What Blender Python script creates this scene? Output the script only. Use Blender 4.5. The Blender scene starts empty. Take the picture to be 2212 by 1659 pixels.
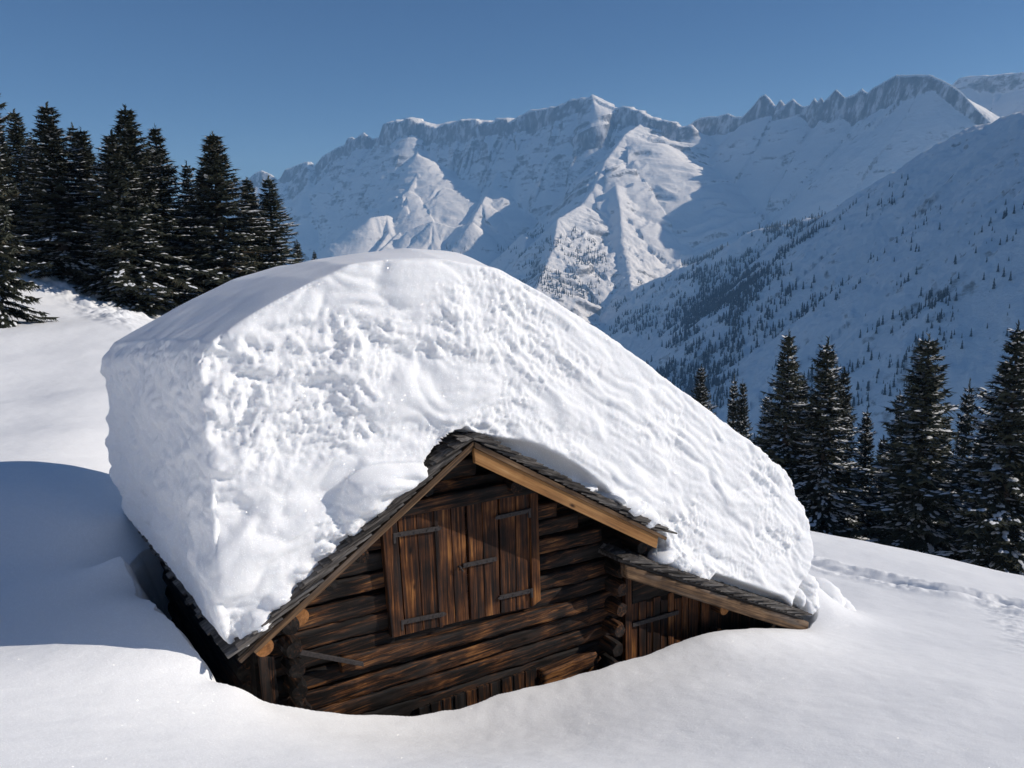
import bpy, math, random
import numpy as np
from mathutils import Matrix, Vector

# ------------------------------------------------------------------ camera
SC = bpy.context.scene
COL = SC.collection
F, CX, CY = 1760.0, 1106.0, 829.5          # focal length and centre on a 2212 x 1659 frame
PITCH, ROLL = math.radians(10), math.radians(-1.5)
_f = np.array([0, math.cos(PITCH), -math.sin(PITCH)])
_R0 = np.array([1.0, 0, 0]); _U0 = np.array([0, math.sin(PITCH), math.cos(PITCH)])
_R = _R0 * math.cos(ROLL) + _U0 * math.sin(ROLL)
_U = _U0 * math.cos(ROLL) - _R0 * math.sin(ROLL)
cd = bpy.data.cameras.new("camera")
cam = bpy.data.objects.new("camera", cd); COL.objects.link(cam)
cd.sensor_width = 36.0; cd.lens = 36.0 * F / 2212.0
cd.clip_start = 0.1; cd.clip_end = 40000
cam.matrix_world = Matrix(((_R[0], _U[0], -_f[0], 0), (_R[1], _U[1], -_f[1], 0), (_R[2], _U[2], -_f[2], 0), (0, 0, 0, 1)))
SC.camera = cam

# ------------------------------------------------------------------ sky, sun, exposure
SUN_EL = math.radians(29.5); SUN_AZ = math.radians(86)      # azimuth clockwise from +Y
w = bpy.data.worlds.new("World"); SC.world = w; w.use_nodes = True
nt = w.node_tree; bg = nt.nodes["Background"]
sky = nt.nodes.new("ShaderNodeTexSky"); sky.sky_type = 'NISHITA'; sky.sun_disc = False
sky.sun_elevation = SUN_EL; sky.sun_rotation = SUN_AZ
sky.altitude = 1600; sky.air_density = 0.9; sky.dust_density = 0.0; sky.ozone_density = 10.0
nt.links.new(sky.outputs[0], bg.inputs[0]); bg.inputs[1].default_value = 0.064
ld = bpy.data.lights.new("sun", 'SUN'); ld.energy = 3.95; ld.angle = math.radians(0.5); ld.color = (1, 0.968, 0.93)
sun = bpy.data.objects.new("sun", ld); COL.objects.link(sun)
sdir = Vector((math.sin(SUN_AZ) * math.cos(SUN_EL), math.cos(SUN_AZ) * math.cos(SUN_EL), math.sin(SUN_EL)))
sun.rotation_euler = sdir.to_track_quat('Z', 'Y').to_euler()
SC.view_settings.view_transform = 'Standard'; SC.view_settings.look = 'None'
SC.view_settings.exposure = 0.0; SC.view_settings.gamma = 1.0
SC.render.engine = 'CYCLES'
SC.cycles.use_denoising = True
SC.cycles.max_bounces = 8; SC.cycles.diffuse_bounces = 5; SC.cycles.volume_bounces = 1

rng = np.random.default_rng(7)
random.seed(7)

# ------------------------------------------------------------------ helpers
def ray(px, py):
    return _f + _R * ((px - CX) / F) - _U * ((py - CY) / F)
def project(P):
    d = P @ _f
    return CX + F * (P @ _R) / d, CY - F * (P @ _U) / d

_perm = rng.permutation(256).astype(np.int32); _perm = np.concatenate([_perm, _perm, _perm])
_g3 = rng.normal(size=(256, 3)); _g3 /= np.linalg.norm(_g3, axis=1)[:, None]; _g3 = _g3.astype(np.float32)
def perlin(x, y, z=None):
    x = np.asarray(x, np.float32); y = np.asarray(y, np.float32)
    z = np.zeros_like(x) + np.float32(0.37) if z is None else np.asarray(z, np.float32)
    xi = np.floor(x).astype(np.int32); yi = np.floor(y).astype(np.int32); zi = np.floor(z).astype(np.int32)
    xf = x - xi; yf = y - yi; zf = z - zi
    xi &= 255; yi &= 255; zi &= 255
    u = xf ** 3 * (xf * (xf * 6 - 15) + 10); v = yf ** 3 * (yf * (yf * 6 - 15) + 10); t = zf ** 3 * (zf * (zf * 6 - 15) + 10)
    def g(dx, dy, dz):
        G = _g3[_perm[_perm[_perm[xi + dx] + yi + dy] + zi + dz]]
        return G[..., 0] * (xf - dx) + G[..., 1] * (yf - dy) + G[..., 2] * (zf - dz)
    def L(a, b, k): return a + (b - a) * k
    r = L(L(L(g(0, 0, 0), g(1, 0, 0), u), L(g(0, 1, 0), g(1, 1, 0), u), v),
          L(L(g(0, 0, 1), g(1, 0, 1), u), L(g(0, 1, 1), g(1, 1, 1), u), v), t)
    return r * 1.5
def fbm(x, y, z=None, oct=4, gain=0.5):
    s = 0; a = 1.0; k = 1.0
    for i in range(oct):
        s = s + a * perlin(x * k + 17.3 * i, y * k - 9.1 * i, None if z is None else z * k + 5.7 * i)
        a *= gain; k *= 2.03
    return s
def sstep(a, b, x):
    t = np.clip((x - a) / (b - a), 0, 1); return t * t * (3 - 2 * t)

def mesh_obj(name, verts, faces, mat, parent=None, smooth=False, tone=None):
    """verts (n,3); faces: an (m,3|4) int array or a list of index lists"""
    me = bpy.data.meshes.new(name)
    verts = np.asarray(verts, np.float32)
    if isinstance(faces, np.ndarray):
        m, k = faces.shape
        me.vertices.add(len(verts)); me.vertices.foreach_set("co", verts.ravel())
        me.loops.add(m * k); me.loops.foreach_set("vertex_index", faces.astype(np.int32).ravel())
        me.polygons.add(m)
        me.polygons.foreach_set("loop_start", np.arange(0, m * k, k, dtype=np.int32))
        me.polygons.foreach_set("loop_total", np.full(m, k, np.int32))
        me.update(calc_edges=True)
    else:
        me.from_pydata(verts.tolist(), [], faces)
    if smooth: me.polygons.foreach_set("use_smooth", np.ones(len(me.polygons), bool))
    if tone is not None:
        a = me.attributes.new("tone", 'FLOAT', 'POINT'); a.data.foreach_set("value", np.asarray(tone, np.float32))
    me.materials.append(mat)
    me.validate(); me.update()
    o = bpy.data.objects.new(name, me); COL.objects.link(o)
    if parent is not None: o.parent = parent
    return o

def tag(o, label, cat, group=None, kind=None):
    o["label"] = label; o["category"] = cat
    if group: o["group"] = group
    if kind: o["kind"] = kind
    return o
def structure(o): o["kind"] = "structure"; return o
def empty(name, loc, rotz=0.0):
    o = bpy.data.objects.new(name, None); COL.objects.link(o)
    o.location = loc; o.rotation_euler = (0, 0, rotz); o.empty_display_size = 0.3
    return o

class MB:
    """collects solid pieces into one mesh"""
    def __init__(s): s.v = []; s.f = []; s.t = []
    def add(s, verts, faces, tone=None):
        o = len(s.v); s.v += [tuple(map(float, p)) for p in verts]; s.f += [[i + o for i in f] for f in faces]
        s.t += [random.random() if tone is None else tone] * len(verts)
    def hexa(s, p, tone=None):     # 8 corners: bottom loop then top loop
        s.add(p, [(3, 2, 1, 0), (4, 5, 6, 7), (0, 1, 5, 4), (1, 2, 6, 5), (2, 3, 7, 6), (3, 0, 4, 7)], tone)
    def box(s, a, b, tone=None):
        x0, y0, z0 = a; x1, y1, z1 = b
        s.hexa([(x0, y0, z0), (x1, y0, z0), (x1, y1, z0), (x0, y1, z0), (x0, y0, z1), (x1, y0, z1), (x1, y1, z1), (x0, y1, z1)], tone)
    def quadslab(s, q, y0, y1, tone=None):   # q: 4 (s,z) corners counter-clockwise, extruded in t from y0 to y1
        s.hexa([(p[0], y0, p[1]) for p in q] + [(p[0], y1, p[1]) for p in q], tone)
    def tube(s, pts, rad, seg=10, tone=None, cap=True, wob=0.0):
        pts = [Vector(p) for p in pts]; n = len(pts); vs = []; fs = []
        rads = rad if hasattr(rad, '__len__') else [rad] * n
        for i, p in enumerate(pts):
            d = (pts[min(i + 1, n - 1)] - pts[max(i - 1, 0)]).normalized()
            a = d.cross(Vector((0, 0, 1)));
            if a.length < 1e-3: a = d.cross(Vector((1, 0, 0)))
            a.normalize(); b = d.cross(a)
            for k in range(seg):
                th = 2 * math.pi * k / seg; r = rads[i] * (1 + wob * (random.random() - .5))
                vs.append(p + a * math.cos(th) * r + b * math.sin(th) * r)
        for i in range(n - 1):
            for k in range(seg):
                k2 = (k + 1) % seg
                fs.append((i * seg + k, i * seg + k2, (i + 1) * seg + k2, (i + 1) * seg + k))
        if cap:
            fs.append(tuple(range(seg - 1, -1, -1))); fs.append(tuple((n - 1) * seg + k for k in range(seg)))
        s.add(vs, fs, tone)
    def build(s, name, mat, parent=None, smooth=False, bevel=0.0):
        o = mesh_obj(name, s.v, s.f, mat, parent, smooth, s.t)
        if bevel:
            m = o.modifiers.new("bevel", 'BEVEL'); m.width = bevel; m.segments = 2; m.limit_method = 'ANGLE'
        return o

# ------------------------------------------------------------------ materials
def new_mat(name):
    m = bpy.data.materials.new(name); m.use_nodes = True; nt = m.node_tree
    for n in list(nt.nodes): nt.nodes.remove(n)
    out = nt.nodes.new("ShaderNodeOutputMaterial")
    return m, nt, out
def nd(nt, typ, **kw):
    n = nt.nodes.new(typ)
    for k, v in kw.items():
        if k.startswith("i_"): n.inputs[k[2:].replace("_", " ")].default_value = v
        else: setattr(n, k, v)
    return n
def ramp(nt, stops, interp='LINEAR'):
    r = nt.nodes.new("ShaderNodeValToRGB"); r.color_ramp.interpolation = interp
    e = r.color_ramp.elements
    while len(e) < len(stops): e.new(0.5)
    for el, (p, c) in zip(e, stops): el.position = p; el.color = (*c, 1) if len(c) == 3 else c
    return r

def snow_material(name, color, bumps, sparkle=True, rough=0.9):
    """matte white snow: fine bumps [(scale, strength distance)], and tiny ice-crystal facets that mirror the sun"""
    m, nt, out = new_mat(name); L = nt.links.new
    tc = nd(nt, "ShaderNodeTexCoord")
    p = nd(nt, "ShaderNodeBsdfPrincipled"); p.inputs["Base Color"].default_value = (*color, 1)
    p.inputs["Roughness"].default_value = rough; p.inputs["Specular IOR Level"].default_value = 0.15
    prev = None
    for sc, dist in bumps:
        n = nd(nt, "ShaderNodeTexNoise"); n.inputs["Scale"].default_value = sc; n.inputs["Detail"].default_value = 4; n.inputs["Roughness"].default_value = 0.6
        L(tc.outputs["Object"], n.inputs["Vector"])
        b = nd(nt, "ShaderNodeBump"); b.inputs["Strength"].default_value = 1.0; b.inputs["Distance"].default_value = dist
        L(n.outputs["Fac"], b.inputs["Height"])
        if prev: L(prev.outputs[0], b.inputs["Normal"])
        prev = b
    if prev: L(prev.outputs[0], p.inputs["Normal"])
    if sparkle:
        v = nd(nt, "ShaderNodeTexVoronoi"); v.inputs["Scale"].default_value = 120
        L(tc.outputs["Object"], v.inputs["Vector"])
        sep = nd(nt, "ShaderNodeSeparateColor"); L(v.outputs["Color"], sep.inputs[0])
        c1 = nd(nt, "ShaderNodeMath", operation='GREATER_THAN'); L(sep.outputs[0], c1.inputs[0]); c1.inputs[1].default_value = 0.70
        c2 = nd(nt, "ShaderNodeMath", operation='LESS_THAN'); L(v.outputs["Distance"], c2.inputs[0]); c2.inputs[1].default_value = 0.22
        mul = nd(nt, "ShaderNodeMath", operation='MULTIPLY'); L(c1.outputs[0], mul.inputs[0]); L(c2.outputs[0], mul.inputs[1])
        wn = nd(nt, "ShaderNodeTexWhiteNoise"); L(v.outputs["Position"], wn.inputs["Vector"])
        sub = nd(nt, "ShaderNodeVectorMath", operation='SUBTRACT'); L(wn.outputs["Color"], sub.inputs[0]); sub.inputs[1].default_value = (.5, .5, .5)
        sc_ = nd(nt, "ShaderNodeVectorMath", operation='SCALE'); L(sub.outputs[0], sc_.inputs[0]); sc_.inputs["Scale"].default_value = 2.2
        geo = nd(nt, "ShaderNodeNewGeometry")
        add = nd(nt, "ShaderNodeVectorMath", operation='ADD'); L(geo.outputs["Normal"], add.inputs[0]); L(sc_.outputs[0], add.inputs[1])
        nrm = nd(nt, "ShaderNodeVectorMath", operation='NORMALIZE'); L(add.outputs[0], nrm.inputs[0])
        gl = nd(nt, "ShaderNodeBsdfGlossy"); gl.inputs["Roughness"].default_value = 0.30; L(nrm.outputs[0], gl.inputs["Normal"])
        
        L(mul.outputs[0], gl.inputs["Color"]); mx = nd(nt, "ShaderNodeAddShader"); L(p.outputs[0], mx.inputs[0]); L(gl.outputs[0], mx.inputs[1])
        L(mx.outputs[0], out.inputs[0])
    else:
        L(p.outputs[0], out.inputs[0])
    return m

def wood_material(name, axis, stops, rot=0.0, grain=26.0, stretch=1.6, bump=0.004, grey=0.35, grey_col=(.13, .12, .115), rough=0.75):
    """weathered timber, grain running along local axis 0 / 1 / 2"""
    m, nt, out = new_mat(name); L = nt.links.new
    tc = nd(nt, "ShaderNodeTexCoord"); mp = nd(nt, "ShaderNodeMapping")
    sc = [grain] * 3; sc[axis] = stretch; mp.inputs["Scale"].default_value = sc
    at = nd(nt, "ShaderNodeAttribute", attribute_name="tone")
    off = nd(nt, "ShaderNodeVectorMath", operation='SCALE'); off.inputs[0].default_value = (13.1, 7.7, 5.3); L(at.outputs["Fac"], off.inputs["Scale"])
    ad = nd(nt, "ShaderNodeVectorMath", operation='ADD'); rt_ = nd(nt, "ShaderNodeVectorRotate", rotation_type='Y_AXIS'); rt_.inputs["Angle"].default_value = rot
    L(tc.outputs["Object"], rt_.inputs["Vector"]); L(rt_.outputs[0], ad.inputs[0]); L(off.outputs[0], ad.inputs[1])
    L(ad.outputs[0], mp.inputs["Vector"])
    n1 = nd(nt, "ShaderNodeTexNoise"); n1.inputs["Scale"].default_value = 1.0; n1.inputs["Detail"].default_value = 7; n1.inputs["Roughness"].default_value = 0.68; n1.inputs["Distortion"].default_value = 0.6
    L(mp.outputs[0], n1.inputs["Vector"])
    n2 = nd(nt, "ShaderNodeTexNoise"); n2.inputs["Scale"].default_value = 2.3; n2.inputs["Detail"].default_value = 3
    L(ad.outputs[0], n2.inputs["Vector"])
    # tone of the piece + patches + grain
    a1 = nd(nt, "ShaderNodeMath", operation='MULTIPLY_ADD'); L(n2.outputs["Fac"], a1.inputs[0]); a1.inputs[1].default_value = 1.0
    n1c = nd(nt, "ShaderNodeMath", operation='MULTIPLY_ADD'); L(n1.outputs["Fac"], n1c.inputs[0]); n1c.inputs[1].default_value = 1.9; n1c.inputs[2].default_value = -.45; L(n1c.outputs[0], a1.inputs[2])
    a2 = nd(nt, "ShaderNodeMath", operation='MULTIPLY_ADD'); L(at.outputs["Fac"], a2.inputs[0]); a2.inputs[1].default_value = 0.30; L(a1.outputs[0], a2.inputs[2])
    a3 = nd(nt, "ShaderNodeMath", operation='SUBTRACT'); L(a2.outputs[0], a3.inputs[0]); a3.inputs[1].default_value = 0.655
    cr = ramp(nt, stops); L(a3.outputs[0], cr.inputs[0])
    # silvery weathering
    n3 = nd(nt, "ShaderNodeTexNoise"); n3.inputs["Scale"].default_value = 1.0; n3.inputs["Detail"].default_value = 5
    mp3 = nd(nt, "ShaderNodeMapping"); s3 = [9.0] * 3; s3[axis] = 0.9; mp3.inputs["Scale"].default_value = s3; mp3.inputs["Location"].default_value = (3, 8, 1)
    L(ad.outputs[0], mp3.inputs["Vector"]); L(mp3.outputs[0], n3.inputs["Vector"])
    gr = ramp(nt, [(0.50, (0, 0, 0)), (0.72, (1, 1, 1))]); L(n3.outputs["Fac"], gr.inputs[0])
    gm = nd(nt, "ShaderNodeMath", operation='MULTIPLY'); L(gr.outputs[0], gm.inputs[0]); gm.inputs[1].default_value = grey
    mx = nd(nt, "ShaderNodeMix", data_type='RGBA'); L(gm.outputs[0], mx.inputs[0]); L(cr.outputs[0], mx.inputs[6]); mx.inputs[7].default_value = (*grey_col, 1)
    # knots
    kv = nd(nt, "ShaderNodeTexVoronoi"); kmp = nd(nt, "ShaderNodeMapping"); ks = [5.0] * 3; ks[axis] = 2.1; kmp.inputs["Scale"].default_value = ks
    L(ad.outputs[0], kmp.inputs["Vector"]); L(kmp.outputs[0], kv.inputs["Vector"]); kv.inputs["Scale"].default_value = 1.0
    kr = ramp(nt, [(0.04, (0.12, 0.09, 0.07)), (0.13, (1, 1, 1))]); L(kv.outputs["Distance"], kr.inputs[0])
    km = nd(nt, "ShaderNodeMix", data_type='RGBA', blend_type='MULTIPLY'); km.inputs[0].default_value = 1; L(mx.outputs[2], km.inputs[6]); L(kr.outputs[0], km.inputs[7])
    p = nd(nt, "ShaderNodeBsdfPrincipled"); p.inputs["Roughness"].default_value = rough; p.inputs["Specular IOR Level"].default_value = 0.25
    L(km.outputs[2], p.inputs["Base Color"])
    b = nd(nt, "ShaderNodeBump"); b.inputs["Distance"].default_value = bump; L(n1.outputs["Fac"], b.inputs["Height"]); L(b.outputs[0], p.inputs["Normal"])
    L(p.outputs[0], out.inputs[0])
    return m

def plain_material(name, color, rough=0.8, var=0.3, scale=8.0, metallic=0.0, spec=0.3):
    m, nt, out = new_mat(name); L = nt.links.new
    tc = nd(nt, "ShaderNodeTexCoord"); n = nd(nt, "ShaderNodeTexNoise"); n.inputs["Scale"].default_value = scale; n.inputs["Detail"].default_value = 5
    L(tc.outputs["Object"], n.inputs["Vector"])
    lo = tuple(c * (1 - var) for c in color); hi = tuple(min(1, c * (1 + var)) for c in color)
    r = ramp(nt, [(0.3, lo), (0.7, hi)]); L(n.outputs["Fac"], r.inputs[0])
    p = nd(nt, "ShaderNodeBsdfPrincipled"); p.inputs["Roughness"].default_value = rough; p.inputs["Metallic"].default_value = metallic; p.inputs["Specular IOR Level"].default_value = spec
    L(r.outputs[0], p.inputs["Base Color"]); L(p.outputs[0], out.inputs[0])
    return m

SNOWC = (0.89, 0.895, 0.90)
M_GROUND = snow_material("snow_ground", SNOWC, [(3.0, 0.012), (45.0, 0.002), (160.0, 0.0012)])
M_CAP = snow_material("snow_cap", (0.90, 0.907, 0.915), [(70.0, 0.0022), (180.0, 0.0012)], sparkle=True)
for n_ in M_CAP.node_tree.nodes:
    if n_.type == 'BSDF_PRINCIPLED':
        n_.inputs["Subsurface Weight"].default_value = 0.45; n_.inputs["Subsurface Radius"].default_value = (0.9, 1.0, 1.1); n_.inputs["Subsurface Scale"].default_value = 0.016
M_TREESNOW = snow_material("tree_snow", (0.84, 0.86, 0.88), [], sparkle=False)
DARK = [(0.28, (.0022, .0016, .0013)), (0.45, (.011, .0062, .0042)), (0.59, (.042, .0165, .0066)), (0.74, (.115, .045, .014)), (0.90, (.25, .11, .034))]
M_LOG = wood_material("log_wood", 0, DARK, grain=34, stretch=1.7, bump=0.006, grey=0.24, grey_col=(.085, .07, .060))
M_SIDELOG = wood_material("side_log_wood", 1, DARK, grain=30, stretch=1.5, bump=0.006, grey=0.3, grey_col=(.07, .062, .056))
DOORC = [(0.24, (.004, .0022, .0016)), (0.42, (.018, .007, .0035)), (0.58, (.058, .020, .0065)), (0.74, (.135, .050, .014)), (0.92, (.30, .13, .038))]
M_PLANK = wood_material("plank_wood", 2, DOORC, grain=36, stretch=1.1, bump=0.003, grey=0.10)
M_PLANKDARK = wood_material("dark_plank_wood", 2, DARK, grain=30, stretch=1.2, bump=0.003, grey=0.15)
FRESH = [(0.1, (.10, .044, .016)), (0.42, (.25, .118, .040)), (0.75, (.36, .185, .068)), (1.0, (.48, .29, .13))]
A_R, A_L, A_A = math.atan2(1.72, 2.82), -math.atan2(1.6, 2.5), math.atan2(1.86, 3.67)
M_FRESH_R = wood_material("fresh_larch", 0, FRESH, -A_R, grain=26, stretch=0.8, bump=0.0015, grey=0.12, grey_col=(.25, .2, .15))
M_FRESH_L = wood_material("fresh_larch", 0, FRESH, -A_L, grain=26, stretch=0.8, bump=0.0015, grey=0.8, grey_col=(.2, .17, .14))
BEAM = [(0.1, (.018, .011, .007)), (0.45, (.07, .040, .021)), (0.75, (.16, .095, .05)), (1.0, (.27, .18, .10))]
M_BEAM = wood_material("old_beam", 0, BEAM, 0.0, grain=30, stretch=1.0, bump=0.003, grey=0.5, grey_col=(.2, .18, .165))
M_BEAM_R = wood_material("old_beam", 0, BEAM, -A_R, grain=30, stretch=1.0, bump=0.003, grey=0.5, grey_col=(.2, .18, .165))
M_BEAM_L = wood_material("old_beam", 0, BEAM, -A_L, grain=30, stretch=1.0, bump=0.003, grey=0.5, grey_col=(.2, .18, .165))
M_BEAM_A = wood_material("old_beam", 0, BEAM, -A_A, grain=30, stretch=1.0, bump=0.003, grey=0.5, grey_col=(.2, .18, .165))
SHING = [(0.1, (.014, .012, .011)), (0.45, (.055, .048, .043)), (0.75, (.14, .125, .112)), (1.0, (.27, .25, .23))]
M_SHINGLE = [wood_material("shingle_wood", 0, SHING, -a_, grain=40, stretch=3.0, bump=0.003, grey=0.5, grey_col=(.2, .195, .19)) for a_ in (A_L, A_R, A_A)]
M_IRON = plain_material("rusty_iron", (.048, .042, .041), rough=0.65, var=0.35, scale=40, metallic=0.3)
ENDG = [(0.1, (.10, .04, .014)), (0.5, (.26, .11, .035)), (0.9, (.40, .19, .07))]
M_END = wood_material("end_grain", 1, ENDG, grain=22, stretch=22, bump=0.002, grey=0.1)
M_ICE = None

# ------------------------------------------------------------------ hut frame of reference
AZ = math.radians(56)
W_ = np.array([math.sin(AZ), math.cos(AZ), 0]); B_ = np.array([-W_[1], W_[0], 0])
_r0 = ray(1000, 1200); ORG = _r0 * 9 / (_r0 @ _f); ORG[2] = 0
HUT_ROT = math.atan2(W_[1], W_[0])
def on_t(px, py, t=0.0):
    """(s, z) where the sight line meets the vertical plane t metres behind the gable wall"""
    r = ray(px, py); k = ((ORG + B_ * t) @ B_) / (r @ B_); P = r * k
    return float((P - ORG) @ W_), float(P[2])
def on_s(px, py, s):
    r = ray(px, py); k = ((ORG + W_ * s) @ W_) / (r @ W_); P = r * k
    return float((P - ORG) @ B_), float(P[2])
def world(s, t, z): return ORG + W_ * s + B_ * t + np.array([0, 0, z])
def at_range(px, py, r):
    v = ray(px, py); v = v / math.hypot(v[0], v[1]); return v * r

# ------------------------------------------------------------------ snow ground
ctrl = []
def cp(px, py, r): ctrl.append(at_range(px, py, r))
def cpw(x, y, z): ctrl.append(np.array([x, y, z], float))
# under and behind the camera
cpw(0, 0, -1.75); cpw(-3, -2, -.7); cpw(4, -2, -1.6); cpw(-7, -1, -.6); cpw(8, 0, -3.0)
# left edge of the picture, from near to far
for py, r in ((1659, 4.5), (1390, 8.3), (1200, 11.4), (1020, 14.2), (930, 18.0), (860, 22.5), (770, 29.0), (700, 35.0)): cp(0, py, r)
for py, r in ((1050, 13.2), (930, 17.5), (850, 22.0), (770, 28.5), (700, 34.0)): cp(190, py, r)
cp(60, 592, 46); cp(140, 612, 46); cp(240, 650, 44); cp(330, 688, 42); cp(-250, 560, 46); cp(-250, 800, 25); cp(-250, 1200, 11.9); cp(-250, 1390, 8.7)
# front lip of the hollow round the hut
FRONT_LIP = [(453, 1485, -.42), (500, 1490, -.50), (540, 1510, -.50), (565, 1530, -.50), (650, 1542, -.50), (760, 1556, -.50), (900, 1557, -.48),
             (1010, 1536, -.46), (1100, 1505, -.44), (1170, 1488, -.42), (1300, 1450, -.42), (1420, 1410, -.40), (1500, 1378, -.40), (1560, 1367, -.40), (1650, 1362, -.42), (1740, 1367, -.45)]
lip_st = []
for px, py, t in FRONT_LIP:
    s, z = on_t(px, py, t); lip_st.append((s, t)); ctrl.append(world(s, t, z))
LEFT_LIP = [(428, 1425, -2.87), (405, 1395, -2.885), (383, 1364, -2.90), (352, 1334, -2.92), (326, 1307, -2.94), (295, 1285, -2.97), (265, 1243, -3.0), (262, 1205, -3.0)]
left_st = []
for px, py, s in LEFT_LIP:
    t, z = on_s(px, py, s); left_st.append((s, t)); ctrl.append(world(s, t, z))
# bottom of the frame
cp(600, 1659, 4.8); cp(1106, 1659, 5.2); cp(1700, 1659, 5.7); cp(2212, 1659, 6.3); cp(-250, 1659, 4.6)
# right of the hut
cp(1850, 1345, 13.2); cp(2000, 1400, 11.8); cp(2212, 1450, 10.8); cp(2212, 1320, 17.5); cp(1760, 1225, 20.5); cp(1900, 1252, 19.6); cp(2080, 1280, 18.6)
cp(2212, 1245, 27); cp(2040, 1205, 29.5); cp(1880, 1172, 31); cp(1760, 1150, 32); cp(2450, 1300, 26); cp(2450, 1450, 12)
# behind the hut
cpw(*world(-3.2, 4.2, -3.55)); cpw(*world(-1, 7.5, -4.6)); cpw(*world(3, 8, -6.4)); cpw(*world(7, 3, -6.9)); cpw(*world(7.2, 0.2, -6.35))
# beyond the crest
cpw(28, 52, -27); cpw(45, 50, -33); cpw(12, 55, -20); cpw(-2, 60, -11); cpw(-14, 62, -5); cpw(-30, 62, -1.2); cpw(-55, 60, 6)
cpw(60, 30, -26); cpw(60, 90, -60); cpw(20, 100, -52); cpw(-20, 100, -22); cpw(-60, 100, -10); cpw(-90, 30, 16); cpw(-60, 5, 10); cpw(90, -10, -34)
cpw(110, 150, -115); cpw(0, 150, -85); cpw(-100, 150, -48); cpw(-140, 90, -8)
ctrl = np.array(ctrl)
def tps_fit(P, lam=1e-4):
    n = len(P); X = P[:, :2] / 10.0
    d2 = ((X[:, None] - X[None]) ** 2).sum(-1); K = 0.5 * d2 * np.log(d2 + 1e-12)
    A = np.zeros((n + 3, n + 3)); A[:n, :n] = K + lam * np.eye(n); A[:n, n] = 1; A[:n, n + 1:] = X; A[n, :n] = 1; A[n + 1:, :n] = X.T
    return X, np.linalg.solve(A, np.concatenate([P[:, 2], np.zeros(3)]))
_tx, _tw = tps_fit(ctrl)
def base_z(x, y):
    x = np.asarray(x, float) / 10; y = np.asarray(y, float) / 10
    z = _tw[len(_tx)] + _tw[len(_tx) + 1] * x + _tw[len(_tx) + 2] * y
    for (a, b), wgt in zip(_tx, _tw):
        d2 = (x - a) ** 2 + (y - b) ** 2; z = z + wgt * 0.5 * d2 * np.log(d2 + 1e-12)
    return z
def hit_ground(px, py, r0=3.0, r1=70.0):
    v = ray(px, py); v = v / math.hypot(v[0], v[1])
    rr = np.linspace(r0, r1, 4000); g = base_z(v[0] * rr, v[1] * rr); k = np.argmax(v[2] * rr < g)
    return v * rr[k]
# plan of the hollow: inside this outline (hut frame) the snow drops away
HOLLOW = lip_st + [(6.2, -0.2), (6.05, 1.5), (5.6, 3.8), (-2.0, 4.3), (-2.7, 3.7), (-3.0, 3.25)] + left_st[::-1]
# lip runs: front left->right, round the back under the roof, then down the left bank towards the camera
def poly_sd(x, y, poly):
    inside = np.zeros(x.shape, bool); dm = np.full(x.shape, 1e9)
    n = len(poly)
    for i in range(n):
        ax, ay = poly[i]; bx, by = poly[(i + 1) % n]
        cond = ((ay > y) != (by > y)) & (x < (bx - ax) * (y - ay) / (by - ay + 1e-12) + ax); inside ^= cond
        ex, ey = bx - ax, by - ay; tt = np.clip(((x - ax) * ex + (y - ay) * ey) / (ex * ex + ey * ey + 1e-12), 0, 1)
        dm = np.minimum(dm, (x - ax - ex * tt) ** 2 + (y - ay - ey * tt) ** 2)
    d = np.sqrt(dm); return np.where(inside, d, -d)
def polyline_d(x, y, pts):
    dm = np.full(x.shape, 1e9); u = np.zeros(x.shape); acc = 0.0
    for (ax, ay), (bx, by) in zip(pts[:-1], pts[1:]):
        ex, ey = bx - ax, by - ay; L2 = ex * ex + ey * ey; tt = np.clip(((x - ax) * ex + (y - ay) * ey) / L2, 0, 1)
        d = (x - ax - ex * tt) ** 2 + (y - ay - ey * tt) ** 2; m = d < dm
        dm = np.where(m, d, dm); u = np.where(m, acc + tt * math.sqrt(L2), u); acc += math.sqrt(L2)
    return np.sqrt(dm), u
def billow(x, y, z=None, oct=4):
    s = 0; a = 1.0; k = 1.0
    for i in range(oct):
        s = s + a * np.abs(perlin(x * k + 31.7 * i, y * k + 3.3 * i, None if z is None else z * k)); a *= .5; k *= 2.1
    return s

TRACK = [hit_ground(*p)[:2] for p in ((1740, 1212), (1800, 1228), (1850, 1238), (1900, 1246), (1950, 1257), (2010, 1270), (2080, 1279), (2150, 1292), (2230, 1313), (2330, 1345))]
TRACK2 = [hit_ground(*p)[:2] for p in ((2140, 1290), (2165, 1306), (2195, 1330), (2230, 1362), (2300, 1420))]
DEBRIS = [hit_ground(*p)[:2] for p in ((40, 592), (102, 598), (150, 612), (215, 637), (270, 664), (325, 692), (285, 718), (225, 697), (175, 672), (120, 640), (70, 618), (30, 606))]

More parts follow.
